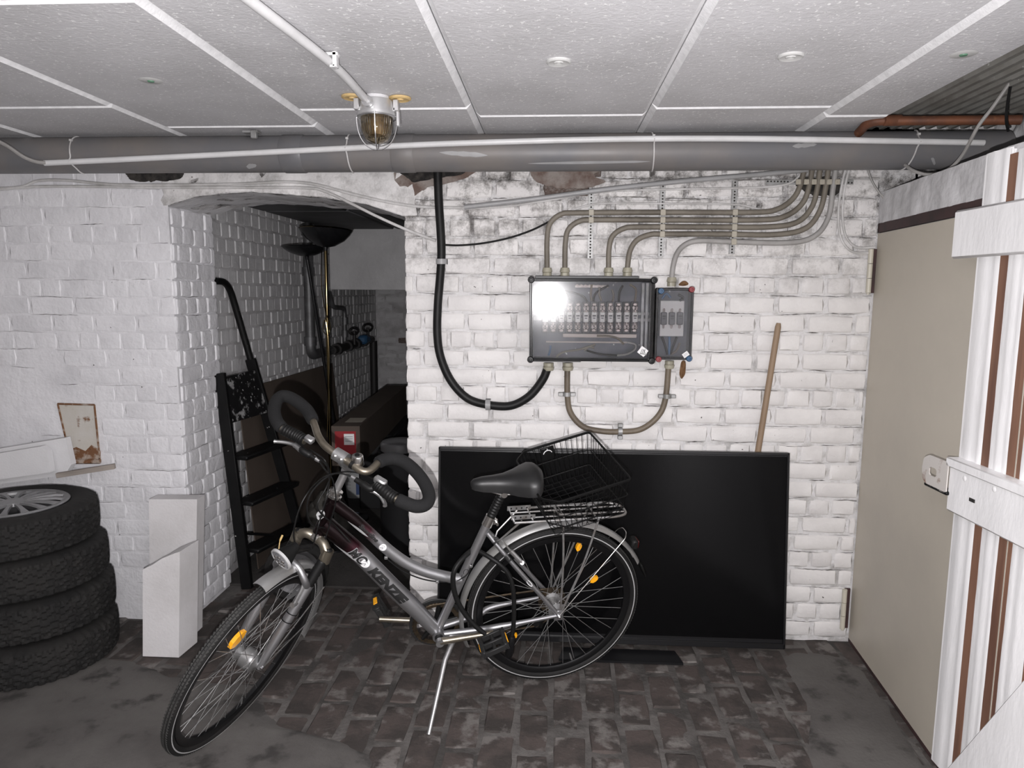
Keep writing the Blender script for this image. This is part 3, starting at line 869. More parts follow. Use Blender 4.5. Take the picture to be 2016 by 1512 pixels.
# clip rails
def perf_strip(name, lab, x, y0, y1, clips, w_=.010, Y=D - .012):
    t = thing(name, lab, 'rail', onY(x, y1, Y), group='perforated clip rails behind the cables')
    a, c = onY(x, y0, Y), onY(x, y1, Y); a[0] = c[0] = (a[0] + c[0]) / 2
    mb = MB(); mb.box((a + c) / 2, (w_, .002, (a[2] - c[2]) / 2))
    for s_ in (-1, 1): mb.box((a + c) / 2 + vec(s_ * w_, .004, 0), (.0012, .005, (a[2] - c[2]) / 2))
    mb.build('strip', M['zinc'], t)
    k = int((a[2] - c[2]) / .0125)
    mb = MB()
    for q in range(k):
        p = a + (c - a) * ((q + .5) / k) + vec(0, -.0024, 0)
        mb.tube([p, p + vec(0, .0012, 0)], .0038, 8)
    mb.build('holes', M['dark_hole'], t, smooth=0)
    for cy in clips:
        p = onY(x, cy, YC - .012); p[0] = a[0]
        mb = MB(); mb.box(p, (.011, .003, .0125), bev=.002); mb.tube([p + vec(0, -.005, 0), p], .0035, 8)
        mb.build('cable_clip', M['clip'], t)
perf_strip('clip_rail', 'perforated steel rail left of the others above the fuse box', 1163, 380, 509, [418, 433])
perf_strip('clip_rail', 'perforated steel rail in the middle behind the beige cables', 1303, 364, 505, [418, 433, 447, 461])
perf_strip('clip_rail', 'perforated steel rail on the right behind the beige cables', 1444, 356, 500, [418, 433, 447, 461, 476])
t = thing('clip_rail', 'horizontal perforated rail with a row of clips under the drain pipe', 'rail', onY(1600, 358, D - .012), group='perforated clip rails behind the cables')
a, c = onY(1508, 357, D - .012), onY(1680, 360, D - .012)
mb = MB(); mb.box((a + c) / 2, ((c[0] - a[0]) / 2, .002, .010)); mb.build('strip', M['zinc'], t)
mb = MB()
for q in range(26):
    p = a + (c - a) * ((q + .5) / 26) + vec(0, -.0024, 0); mb.tube([p, p + vec(0, .0012, 0)], .0036, 8)
mb.build('holes', M['dark_hole'], t, smooth=0)
for x in (1572, 1588, 1603, 1619, 1633, 1649):
    p = onY(x, 358, YC - .012); mb = MB(); mb.box(p, (.0105, .003, .011), bev=.002); mb.tube([p + vec(0, -.005, 0), p], .0035, 8); mb.build('cable_clip', M['clip'], t)

cable('conduit', 'slanting grey plastic conduit rising to the right above the fuse box', [(914, 408), (1050, 392), (1200, 372), (1350, 356), (1500, 343), (1590, 334)], D - .035, .0105, M['grey_plastic'], cat='conduit', n=12)
yl = D - .016
cable('wall_cable', 'upper of two white cables along the wall above the alcove', [(-30, 372), (40, 368), (75, 356), (130, 355), (220, 363), (330, 364), (470, 362), (560, 358), (620, 363), (690, 381), (760, 397), (830, 407), (915, 409)], yl, .0062, M['white_cable'], group='white painted cables on the brick wall')
cable('wall_cable', 'white cable above the alcove that slants down to the black cable', [(-30, 376), (60, 368), (160, 367), (300, 369), (450, 369), (600, 370), (640, 377), (690, 400), (740, 425), (800, 452), (858, 474)], [yl] * 7 + [D - .02] * 4, .0062, M['white_cable'], group='white painted cables on the brick wall')
cable('wall_cable', 'thin black cable sagging between the black cable and the beige cables', [(872, 482), (905, 483), (950, 479), (1000, 469), (1045, 454), (1082, 436)], yl, .0042, M['black_cable'])
cable('wall_cable', 'thin white cable below the slanting grey conduit', [(910, 412), (1000, 406), (1080, 394), (1180, 378), (1300, 373), (1420, 371), (1520, 367), (1560, 358), (1582, 335)], yl, .0045, M['white_cable'], group='white painted cables on the brick wall')
cable('wall_cable', 'thin white cable running just above the beige cables', [(1082, 436), (1110, 422), (1150, 406), (1200, 400), (1320, 401), (1440, 402), (1480, 408), (1540, 424)], yl, .004, M['white_cable'], group='white painted cables on the brick wall')
cable('wall_cable', 'outer of two white cables looping beside the upper door hinge', [(1668, 322), (1658, 360), (1651, 410), (1652, 450), (1660, 478), (1680, 496), (1716, 498)], yl, .0052, M['white_cable'], group='white painted cables on the brick wall')
cable('wall_cable', 'inner of two white cables looping beside the upper door hinge', [(1675, 322), (1664, 365), (1659, 410), (1661, 450), (1670, 473), (1688, 487), (1722, 487)], yl, .0052, M['white_cable'], group='white painted cables on the brick wall')
cable('wall_cable', 'thin grey cable running down onto the plaster over the door', [(1706, 325), (1716, 355), (1730, 378), (1744, 394)], D - .03, .0045, M['grey_cable'])

# ---- fuse boxes
M['box_grey'] = mat('dark_grey_box', (.055, .055, .058), .45, var=(.07, .07, .07), vscale=8)
M['box_in'] = mat('blue_grey_back_plate', (.12, .125, .145), .4, metal=.2, var=(.06, .064, .075), vscale=9, speck=(.6, .6, .6), sscale=55, sthr=.72)
M['cover'] = mat('clear_smoky_cover', (.86, .86, .88), .125, trans=1.0, ior=1.32, spec=.65)
M['cover_rim'] = mat('dark_cover_rim', (.010, .010, .0115), .22, var=(.02, .02, .02), vscale=12)
M['black_plastic'] = mat('black_plastic', (.006, .006, .0065), .4, spec=.3)
M['fuse'] = mat('grey_fuse_body', (.50, .49, .475), .55)
M['fuse_dark'] = mat('dark_fuse_carrier', (.085, .085, .09), .5)
M['silver'] = mat('silvered_contact', (.50, .44, .415), .36, metal=.85, var=(.30, .26, .24), vscale=60)
M['copper'] = mat('dull_copper_bar', (.36, .32, .295), .38, metal=.8)
M['blue'] = mat('blue_plastic', (.03, .085, .17), .45)
M['red'] = mat('red_plastic', (.22, .03, .035), .45)
M['label'] = mat('white_label', (.75, .75, .75), .6)
M['ink'] = mat('black_print', (.012, .012, .012), .6)
M['print_grey'] = mat('grey_print', (.30, .30, .31), .6)
M['leaf'] = mat('dry_brown_leaf', (.17, .09, .04), .8, var=(.10, .05, .02), vscale=30)

def gland(t, px, py, Y, updir, r=.019, h=.034):
    c = onY(px, py, Y); mb = MB()
    k = 1 if updir else -1
    mb.lathe([(.0, -.004 * k), (r, -.004 * k), (r, h * .35 * k), (r * .92, h * .4 * k), (r * 1.12, h * .45 * k), (r * 1.12, h * .62 * k), (r * .95, h * k), (r * .55, h * k)], c, EZ, 12)
    mb.build('cable_gland', M['gland'], t, smooth=30)

def open_box(t, x0, x1, z0, z1, yb, yf, wall=.004):
    mb = MB()
    mb.box(((x0 + x1) / 2, yb - .003, (z0 + z1) / 2), ((x1 - x0) / 2, .003, (z1 - z0) / 2))
    o = mb.build('back_plate', M['box_in'], t)
    mb = MB(); ym, yh = (yb + yf) / 2, (yb - yf) / 2
    mb.box((x0 + wall / 2, ym, (z0 + z1) / 2), (wall / 2, yh, (z1 - z0) / 2)); mb.box((x1 - wall / 2, ym, (z0 + z1) / 2), (wall / 2, yh, (z1 - z0) / 2))
    mb.box(((x0 + x1) / 2, ym, z0 + wall / 2), ((x1 - x0) / 2 - wall, yh, wall / 2)); mb.box(((x0 + x1) / 2, ym, z1 - wall / 2), ((x1 - x0) / 2 - wall, yh, wall / 2))
    mb.build('housing', M['box_grey'], t)

YB, YFR, YCV = D - .012, D - .085, D - .125
a, c = onY(1043, 548, YCV), onY(1285, 713, YCV)
X0, X1, Z1, Z0 = a[0], c[0], a[2], c[2]
t = thing('fuse_box', 'large fuse box with a clear cover and a row of twelve fuses', 'fuse box', ((X0 + X1) / 2, YB, Z0))
open_box(t, X0 + .004, X1 - .004, Z0 + .004, Z1 - .002, YB, YFR)
# clear cover: plate plus dark ribbed rim
mb = MB(); mb.box(((X0 + X1) / 2, YCV + .002, (Z0 + Z1) / 2), ((X1 - X0) / 2 - .012, .0018, (Z1 - Z0) / 2 - .012))
cover = mb.build('clear_cover', M['cover'], t)
for (xa, xb, za, zb) in [(X0, X0 + .014, Z0, Z1), (X1 - .014, X1, Z0, Z1), (X0 + .014, X1 - .014, Z0, Z0 + .012), (X0 + .014, X1 - .014, Z1 - .012, Z1)]:
    mb = MB()
    mb.box(((xa + xb) / 2, (YCV + YFR) / 2, (za + zb) / 2), ((xb - xa) / 2, (YFR - YCV) / 2, (zb - za) / 2), bev=.003)
    mb.build('cover_rim', M['cover_rim'], t)
    mb = MB()
    if xb - xa > zb - za: mb.tube([vec(xa, YCV - .001, (za + zb) / 2), vec(xb, YCV - .001, (za + zb) / 2)], .0025, 8)
    else: mb.tube([vec((xa + xb) / 2, YCV - .001, za), vec((xa + xb) / 2, YCV - .001, zb)], .0025, 8)
    mb.build('rim_bead', M['cover_rim'], t)
mb = MB(); mb.box(((X0 + X1) / 2 - .02, (YB + YFR) / 2, Z1 + .006), ((X1 - X0) / 2 - .04, .02, .006), bev=.002); mb.build('top_flange', M['box_grey'], t)
mb = MB(); mb.box((X0 + .115, (YB + YFR) / 2, Z0 - .004), (.105, .02, .005), bev=.002); mb.build('bottom_flange', M['box_grey'], t)
for x in (X0 + .006, X1 - .006):
    for z in (Z0 + .006, Z1 - .006):
        mb = MB(); mb.lathe([(.0, -.004), (.013, -.004), (.014, .002), (.014, .014), (.011, .018), (.006, .0185), (.005, .015), (.0, .015)], vec(x, YCV, z), -EY, 16); mb.build('corner_screw', M['black_plastic'], t)
def bx(px, py, Y): return onY(px, py, Y)
YI = D - .055
# steel channels, rails, bus bars behind the cover
mb = MB()
p0_, p1_ = bx(1270, 557, YI), bx(1268, 700, YI)
for dx in (-.008, .010): mb.box(((p0_[0] + p1_[0]) / 2 + dx, YI + .02, (p0_[2] + p1_[2]) / 2), (.006, .006, (p0_[2] - p1_[2]) / 2), bev=.001)
mb.build('steel_channel', M['zinc'], t)
for yy in (617, 629):
    q0, q1 = bx(1050, yy, YI + .02), bx(1278, yy, YI + .02)
    mb = MB(); mb.box((q0 + q1) / 2, ((q1[0] - q0[0]) / 2, .003, .0065), bev=.001); mb.build('mounting_rail', M['zinc'], t)
q0, q1 = bx(1108, 661, YI), bx(1253, 661, YI)
mb = MB(); mb.box((q0 + q1) / 2, ((q1[0] - q0[0]) / 2, .004, .008), bev=.001)
for k in range(3): 
    p = q0 + (q1 - q0) * (.25 + .33 * k) + vec(0, -.005, 0); mb.tube([p, p + vec(0, .003, 0)], .005, 8)
mb.build('bus_bar', M['copper'], t)
q0, q1 = bx(1075, 673, YI), bx(1235, 674, YI)
mb = MB(); mb.box((q0 + q1) / 2, ((q1[0] - q0[0]) / 2, .003, .003)); mb.build('earth_bar', M['copper'], t)
q0, q1 = bx(1132, 563, YI), bx(1198, 565, YI)
mb = MB(); mb.box((q0 + q1) / 2, ((q1[0] - q0[0]) / 2, .004, .005), bev=.001)
for k in range(8):
    p = q0 + (q1 - q0) * ((k + .5) / 8) + vec(0, -.008, .002); mb.tube([p, p + vec(0, .006, 0)], .0055, 8)
mb.build('neutral_bar', M['silver'], t)
for k in range(12):
    px = 1073.5 + 15.95 * k
    c = bx(px, 625, YI - .012)
    mb = MB(); mb.box(c + vec(0, .012, 0), (.0145, .010, .066), bev=.002); fz = mb.build('fuse_carrier', M['fuse_dark'], t)
    mb = MB(); mb.box(c + vec(0, -.012, .002), (.0115, .014, .022), bev=.003); mb.build('fuse_body', M['fuse'], fz)
    mb = MB(); mb.box(c + vec(0, -.0265, .008), (.007, .0006, .003)); mb.box(c + vec(0, -.0265, -.002), (.005, .0006, .0018)); mb.build('fuse_print', M['ink'], fz, smooth=0)
    for s_ in (1, -1):
        mb = MB()
        for dx in (-.0065, .0065):
            mb.box(c + vec(dx, -.008, s_ * .036), (.0045, .012, .012), bev=.002)
            p = c + vec(dx, -.021, s_ * .041); mb.tube([p, p + vec(0, .003, 0)], .0050, 8)
        mb.box(c + vec(0, -.004, s_ * .0545), (.0085, .008, .006), bev=.002)
        mb.box(c + vec(0, -.020, s_ * .026), (.002, .006, .006))
        mb.build('contact', M['silver'], fz)
        mb = MB()
        for dx in (-.0065, .0065):
            p = c + vec(dx, -.0216, s_ * .041); mb.tube([p, p + vec(0, .0008, 0)], .0026, 8)
            mb.box(c + vec(dx, -.0205, s_ * .030), (.0030, .0004, .0024))
        mb.build('contact_screws', M['fuse_dark'], fz, smooth=0)
wires = [([(1110, 573), (1118, 583), (1122, 592)], 'black_cable'), ([(1112, 572), (1135, 578), (1150, 585), (1156, 595)], 'black_cable'), ([(1198, 562), (1178, 573), (1170, 582), (1168, 594)], 'black_cable'),
         ([(1226, 562), (1220, 575), (1218, 594)], 'black_cable'), ([(1205, 570), (1208, 582), (1206, 594)], 'beige_cable'), ([(1165, 560), (1163, 580), (1165, 592)], 'beige_cable2'), ([(1180, 565), (1180, 580), (1184, 592)], 'beige_cable'),
         ([(1240, 560), (1252, 570), (1250, 594)], 'beige_cable2'), ([(1095, 702), (1110, 693), (1140, 688), (1160, 682), (1172, 678)], 'beige_cable'), ([(1150, 690), (1160, 683), (1170, 685)], 'beige_cable'),
         ([(1175, 661), (1200, 662), (1217, 667), (1228, 678)], 'beige_cable2'), ([(1215, 700), (1235, 697), (1250, 688), (1250, 678), (1235, 674)], 'grey_cable'), ([(1080, 700), (1083, 690), (1084, 680)], 'blue'), ([(1155, 690), (1180, 697), (1215, 700)], 'black_cable')]
for p, mk in wires:
    mb = MB(); mb.tube(spline([bx(x, y, YI - .012) for x, y in p], 6), .0042, 6); mb.build('inner_wire', M[mk], t)
# white diamond warning label with black mark
lc = onY(1265.5, 692, YCV - .001); e1, e2 = nrm([.80, 0, -.60]), nrm([.60, 0, .80])
mb = MB(); mb.prism([(-.017, -.0165), (.017, -.0165), (.017, .0165), (-.017, .0165)], lc, e1, e2, (0, -.0006, 0)); lb = mb.build('warning_label', M['label'], t, smooth=0)
mb = MB()
for (x0_, x1_) in ((-.011, -.002), (-.005, .004), (.001, .010)):
    mb.prism([(x0_, -.010), (x0_ + .0022, -.010), (x1_ + .001, .010), (x1_ - .001, .010)], lc + vec(0, -.0007, 0), nrm([1, 0, -.1]), EZ, (0, -.0003, 0))
mb.prism([(-.012, -.0115), (.011, -.0115), (.011, -.0095), (-.012, -.0095)], lc + vec(0, -.0007, 0), nrm([1, 0, -.1]), EZ, (0, -.0003, 0))
mb.prism([(.0095, -.010), (.0115, -.010), (.0045, .009), (.0025, .010)], lc + vec(0, -.0007, 0), nrm([1, 0, -.1]), EZ, (0, -.0003, 0))
mb.build('label_mark', M['ink'], t, smooth=0)
for x in (1077, 1112, 1198, 1235): gland(t, x, 543, YC, True)
for x in (1080, 1118): gland(t, x, 716, YC, False, r=.022, h=.03)

a, c = onY(1292, 567, D - .105), onY(1361, 709, D - .105)
x0, x1, z1, z0 = a[0], c[0], a[2], c[2]
t = thing('fuse_box', 'small narrow fuse box with three fuses right of the large box', 'fuse box', ((x0 + x1) / 2, YB, z0))
open_box(t, x0 + .003, x1 - .003, z0 + .003, z1 - .003, YB, D - .08)
mb = MB(); mb.box(((x0 + x1) / 2, D - .103, (z0 + z1) / 2), ((x1 - x0) / 2 - .008, .0015, (z1 - z0) / 2 - .008)); mb.build('clear_cover', M['cover'], t)
for (xa, xb, za, zb) in [(x0, x0 + .010, z0, z1), (x1 - .010, x1, z0, z1), (x0 + .010, x1 - .010, z0, z0 + .010), (x0 + .010, x1 - .010, z1 - .010, z1)]:
    mb = MB(); mb.box(((xa + xb) / 2, D - .0925, (za + zb) / 2), ((xb - xa) / 2, .0125, (zb - za) / 2), bev=.002); mb.build('cover_rim', M['cover_rim'], t)
for (px, py, mk) in [(1301, 573, 'blue'), (1361, 570, 'red'), (1296, 707, 'red'), (1356, 706, 'blue')]:
    p = onY(px, py, D - .105); mb = MB()
    mb.lathe([(.0, -.004), (.0105, -.004), (.0125, .0), (.0125, .012), (.010, .015), (.0055, .015), (.0045, .011), (.0, .011)], p, -EY, 16); mb.build('corner_screw', M[mk], t)
YJ = D - .06
q = onY(1322, 627, YJ); mb = MB(); mb.box(q, (.050, .010, .075), bev=.002); base = mb.build('fuse_base', M['fuse'], t)
for k in range(3):
    p = onY(1306.5 + 15.8 * k, 627, YJ - .014)
    mb = MB(); mb.box(p, (.0125, .012, .026), bev=.003); fb = mb.build('fuse_body', M['fuse_dark'], t)
    mb = MB(); mb.box(p + vec(0, -.0125, .010), (.007, .0006, .003)); mb.box(p + vec(0, -.0125, .0), (.006, .0006, .002)); mb.build('fuse_print', M['ink'], fb, smooth=0)
    for s_ in (-1, 1):
        mb = MB(); mb.tube(fillet([p + vec(-.003, 0, s_ * .024), p + vec(-.003, -.004, s_ * .040), p + vec(.003, -.004, s_ * .040), p + vec(.003, 0, s_ * .024)], .003, 3), .0022, 6); mb.build('contact', M['silver'], fb)
for p, mk in [([(1303, 663), (1310, 683), (1314, 698)], 'black_cable'), ([(1318, 663), (1318, 683), (1317, 698)], 'blue'), ([(1333, 663), (1325, 682), (1320, 698)], 'black_cable'), ([(1303, 588), (1312, 578), (1320, 586)], 'blue'), ([(1335, 580), (1345, 586), (1338, 592)], 'black_cable'), ([(1320, 698), (1332, 690), (1338, 675)], 'beige_cable2')]:
    mb = MB(); mb.tube(spline([onY(x, y, YJ - .015) for x, y in p], 6), .005, 6); mb.build('inner_wire', M[mk], t)
gland(t, 1322, 562, YC, True); gland(t, 1318, 712, YC, False, r=.0195, h=.03)
lc = onY(1350, 698, D - .106); mb = MB(); mb.prism([(-.013, -.010), (.013, -.010), (.013, .010), (-.013, .010)], lc, nrm([.8, 0, .6]), nrm([-.6, 0, .8]), (0, -.0006, 0)); lb = mb.build('small_label', M['label'], t, smooth=0)
mb = MB()
for dz in (-.003, .002): mb.prism([(-.009, dz), (.009, dz), (.009, dz + .0015), (-.009, dz + .0015)], lc + vec(0, -.0007, 0), nrm([.8, 0, .6]), nrm([-.6, 0, .8]), (0, -.0003, 0))
mb.build('label_mark', M['print_grey'], t, smooth=0)
# dry leaves caught at the small box
def leaf(pxs, Y, lab):
    mb = MB(); P = [onY(x, y, Y) for x, y in pxs]
    c = np.mean(P, axis=0); L_ = spline(P, 4, closed=True)
    vs = [c + vec(0, -.006, 0)] + [p + vec(0, .004 * math.sin(i), 0) for i, p in enumerate(L_)]
    n = len(L_); mb.add(vs, [(0, 1 + i, 1 + (i + 1) % n) for i in range(n)])
    mb.add([v + vec(0, .0015, 0) for v in [np.array(q) for q in vs]], [(0, 1 + (i + 1) % n, 1 + i) for i in range(n)])
    tag(mb.build('dry_leaf', M['leaf'], fix=False), lab, 'leaf', 'dry leaves at the small fuse box')
leaf([(1343, 711), (1349, 712), (1350, 728), (1347, 740), (1342, 746), (1338, 738), (1339, 722)], D - .075, 'dry brown leaf hanging below the small fuse box')
leaf([(1336, 561), (1345, 553), (1354, 556), (1354, 561), (1345, 563)], D - .05, 'dry brown leaf lying on top of the small fuse box')

# ================================================================ GATE AND DOOR HARDWARE
GD = nrm([-0.049, 0.999, 0]); GP = vec(1.262, 2.172, 0); GN = vec(-GD[1], GD[0], 0)
def gp(s_, z, off=0.0):                    # s_ towards the far end, off towards the room
    return GP + GD * s_ + EZ * z + GN * off
gate = thing('plank_gate', 'white painted plank gate standing open on the right with brown wood in its gaps', 'gate', gp(-.3, 0.04))
edges = [(.030, -.083), (-.104, -.190), (-.232, -.330), (-.352, -.450), (-.47, -.57), (-.59, -.69), (-.71, -.81)]
for i, (s1, s0) in enumerate(edges):
    # uneven painted plank with ridges
    mb = MB(); prof = []
    w_ = s1 - s0
    for k in range(9):
        u = k / 8
        prof.append((s0 + w_ * u, .0 + (.002 * math.sin(u * 13 + i)) - (.006 if k in (0, 8) else 0)))
    rows = []
    for z in np.linspace(.045, 1.965 - .012 * i, 26):
        jl, jr = random.uniform(-.0022, .0022), random.uniform(-.0022, .0022)
        rows.append([gp(p[0] + (jl if k == 0 else jr if k == 8 else 0), z, p[1]) for k, p in enumerate(prof)])
    mb.grid(rows)
    mb.box(gp((s0 + s1) / 2, 1.0 - .006 * i, -.016), (w_ / 2 - .002, .013, .96 - .006 * i), (GD, GN, EZ))
    pl = mb.build('plank', M['gate_white'], gate, smooth=60, fix=False)
    if i < len(edges) - 1:
        n0 = edges[i + 1][0]
        mb = MB(); mb.box(gp((s0 + n0) / 2, 1.0, -.0075), ((s0 - n0) / 2 + .006, .006, .945), (GD, GN, EZ)); mb.build('bare_tongue', M['gate_wood'], pl)
def rail(s1, s0, z0, z1, th, name='rail', lip=False):
    mb = MB()
    rows = []
    mb.box(gp((s0 + s1) / 2, (z0 + z1) / 2, th / 2), ((s1 - s0) / 2, th / 2, (z1 - z0) / 2), (GD, GN, EZ), bev=.006)
    o = mb.build(name, M['gate_white'], gate)
    return o
rail(.105, -.95, 1.666, 1.811, .03)
r2 = rail(.022, -.95, .890, 1.05, .028)
mb = MB(); mb.box(gp(-.45, 1.045, .016), (.475, .022, .014), (GD, GN, EZ), bev=.003); mb.build('rail_lip', M['gate_white'], r2)
for (px, py) in [(1899, 942), (1957, 963)]:
    p = onP(px, py, gp(0, 0, .0285), GN); mb = MB(); mb.lathe([(.0, .002), (.006, .0015), (.009, .0)], p, GN, 12); mb.build('screw_head', M['gate_white'], r2)
mb = MB(); p = onP(1914, 985, gp(0, 0, .0285), GN); mb.box(p, (.012, .002, .005), (GD, GN, EZ)); mb.build('chipped_hole', M['dark_hole'], r2)
# diagonal brace at the bottom
b0, b1 = gp(-.05, .02), gp(-.62, .98)
u = nrm(b1 - b0); v = np.cross(u, GN)
mb = MB(); mb.box((b0 + b1) / 2 + GN * .014 + v * .075 * (1 if v[2] < 0 else -1), (np.linalg.norm(b1 - b0) / 2 + .05, .014, .075), (u, GN, v), bev=.005); mb.build('brace', M['gate_white'], gate)
# hasp plate at the end of the middle rail
M['hasp'] = mat('white_rusty_steel', (.58, .55, .52), .5, var=(.22, .12, .08), vscale=18, vlo=.55, vhi=.68)
mb = MB(); hw, hh = .052, .050
outl = [(.0, -hh), (.10, -hh), (.128, -.035), (.135, .0), (.128, .035), (.10, hh), (.0, hh)]
slot = [(.055, -.008), (.062, -.014), (.088, -.014), (.095, -.008), (.095, .008), (.088, .014), (.062, .014), (.055, .008)]
o_ = gp(.012, .994, .034)
# plate as two halves around the slot
ring = [(0, -hh), (.10, -hh), (.128, -.035), (.135, 0), (.128, .035), (.10, hh), (0, hh), (0, 0)]
def plate_with_hole(mb, outer, inner, th):
    n = 48
    def resample(poly):
        P = [np.array(p) for p in poly] + [np.array(poly[0])]
        out = []
        c_ = np.mean(np.array(inner), axis=0)
        for k in range(n):
            a_ = 2 * math.pi * k / n; d_ = np.array([math.cos(a_), math.sin(a_)])
            best = 0
            for i in range(len(P) - 1):
                e = P[i + 1] - P[i]; den = d_[0] * e[1] - d_[1] * e[0]
                if abs(den) < 1e-9: continue
                r_ = P[i] - c_; tt = (r_[0] * e[1] - r_[1] * e[0]) / den; ss = (r_[0] * d_[1] - r_[1] * d_[0]) / den
                if tt > 0 and -1e-6 <= ss <= 1 + 1e-6: best = max(best, tt)
            out.append(c_ + d_ * best)
        return out
    A_, B_ = resample(outer), resample(inner)
    loops = []
    for (poly, z) in ((A_, 0), (B_, 0), (B_, th), (A_, th)):
        loops.append([o_ + GD * p[0] + EZ * p[1] + GN * z for p in poly])
    for l in loops: l.append(l[0])
    mb.grid(loops + [loops[0]])
plate_with_hole(mb, outl, slot, .004)
hasp = mb.build('hasp_plate', M['hasp'], gate, smooth=30)
mb = MB(); mb.box(gp(.07, .945, .020), (.06, .018, .006), (GD, GN, EZ), bev=.003); mb.build('hasp_loop', M['black_plastic'], gate)

# hinges of the beige door
M['ivory'] = mat('ivory_hinge_paint', (.52, .49, .41), .4)
for (pxa, pya, pyb, lab) in [(1713, 490, 577, 'upper ivory hinge of the beige door'), (1662, 1160, 1238, 'lower ivory hinge of the beige door')]:
    a, c = onY(pxa, pya, D - .02), onY(pxa - 4, pyb, D - .02); a[0] = c[0]
    h = thing('door_hinge', lab, 'hinge', c, group='hinges of the beige door')
    for k in range(3):
        p, q = a + (c - a) * (k / 3 + .006), a + (c - a) * ((k + 1) / 3 - .006)
        mb = MB(); mb.tube([p, q], .0105, 14); mb.build('knuckle', M['ivory'], h)
    mb = MB(); mb.tube([c - vec(0, 0, .006), c], .006, 10); mb.build('pin', M['ivory'], h)
    mb = MB(); mb.box((a + c) / 2 + vec(.016, .012, 0), (.012, .004, (a[2] - c[2]) / 2), bev=.001); mb.build('leaf_plate', M['dark_red'], h)

# ================================================================ TELEVISION, BROOM, WALL HATCH
M['tv_black'] = mat('tv_gloss_black', (.003, .003, .0033), .14, spec=.18)
M['tv_frame'] = mat('tv_frame_black', (.010, .010, .011), .3)
bl, br = onZ(861, 1280, .035), onZ(1545, 1276, .035)
ytv = 2.905
BL, BR = vec(onY(861, 1280, ytv)[0], ytv, .02), vec(onY(1545, 1276, ytv)[0], ytv, .02)
BL[0], BR[0] = onY(861, 1270, ytv)[0], onY(1546, 1270, ytv)[0]
ztop = onY(1200, 886, 2.985)[2]
tvu = nrm([0, .085, ztop - .02]); tva = EX; tvn = np.cross(tva, tvu)
W_ = BR[0] - BL[0]; H_ = (ztop - .035) / tvu[2]
t = thing('television', 'large black flat television leaning against the brick wall', 'television', ((BL + BR) / 2))
oc = (BL + BR) / 2 + EZ * .015 + tvu * H_ / 2
mb = MB(); mb.box(oc - tvn * .02, (W_ / 2, H_ / 2, .012), (tva, tvu, tvn), bev=.003); mb.build('back_shell', M['tv_frame'], t)
mb = MB(); mb.box(oc + tvu * .012 - tvn * .005, (W_ / 2 - .010, H_ / 2 - .030, .0035), (tva, tvu, tvn)); mb.build('screen', M['tv_black'], t)
for (da, du, ha, hu) in [(-W_ / 2 + .005, 0, .005, H_ / 2), (W_ / 2 - .005, 0, .005, H_ / 2), (0, H_ / 2 - .006, W_ / 2, .006), (0, -H_ / 2 + .012, W_ / 2, .012)]:
    mb = MB(); mb.box(oc + tva * da + tvu * du - tvn * .004, (ha, hu, .007), (tva, tvu, tvn), bev=.002); mb.build('bezel', M['tv_frame'], t)
p = oc - tva * (W_ / 2 - .055) - tvu * (H_ / 2 - .012) + tvn * .0035
mb = MB(); mb.box(p, (.03, .003, .0004), (tva, tvu, tvn)); mb.build('maker_print', M['print_grey'], t, smooth=0)
st0, st1 = onZ(1100, 1312, .004), onZ(1346, 1312, .004)
mb = MB(); mb.prism([(st0[0], 2.80), (st1[0], 2.80), (st1[0] - .02, 2.90), (st0[0] + .02, 2.90)], (0, 0, .0045), EX, EY, (0, 0, .010)); mb.build('stand_foot', M['tv_frame'], t)

M['broom'] = mat('worn_wood_stick', (.27, .19, .125), .6, var=(.2, .135, .085), vscale=10, aniso=(1, 1, .15))
a, c = onY(1533, 636, D - .022), onY(1488, 915, D - .022)
c2 = a + (c - a) * ((a[2] - .02) / (a[2] - c[2])) * .98
mb = MB(); mb.tube([a, a + (c2 - a) * .012, c2], [.009, .0128, .0135], 12)
tag(mb.build('broom_stick', M['broom']), 'wooden broom stick leaning on the wall behind the television', 'stick')

M['hatch'] = mat('rusty_painted_hatch', (.50, .47, .42), .6, var=(.56, .54, .51), vscale=5, var2=(.17, .075, .03), v2scale=13, v2lo=.585, v2hi=.66, bump=.001, bscale=40)
M['hatch_rust'] = mat('rust_edge', (.16, .075, .035), .8, var=(.36, .30, .25), vscale=25, vlo=.5, vhi=.62, speck=(.03, .02, .015), sscale=60, sthr=.68)
q = [onY(x, y, D - .008) for x, y in [(114, 795), (186, 797), (197, 908), (140, 908)]]
t = thing('wall_hatch', 'small rusty painted metal hatch set in the left wall', 'hatch', q[3])
mb = MB(); n = len(q)
mb.prism([(p[0], p[2]) for p in q], (0, D - .008, 0), EX, EZ, (0, .01, 0)); mb.build('plate', M['hatch'], t, smooth=0)
for i in range(4):
    p, r_ = q[i], q[(i + 1) % 4]
    mb = MB(); mb.tube([p + vec(0, -.001, 0), r_ + vec(0, -.001, 0)], [.0045 if i != 2 else .012, .0045 if i != 2 else .014], 6); mb.build('rust_edge', M['hatch_rust'], t)

mb = MB(); bb = [onY(x, y, D - .0088) for x, y in [(139, 908), (136, 886), (150, 880), (168, 888), (180, 876), (194, 884), (198, 909)]]
mb.prism([(p[0], p[2]) for p in bb], (0, D - .0088, 0), EX, EZ, (0, .001, 0)); mb.build('rust_patch', M['hatch_rust'], t, smooth=0)

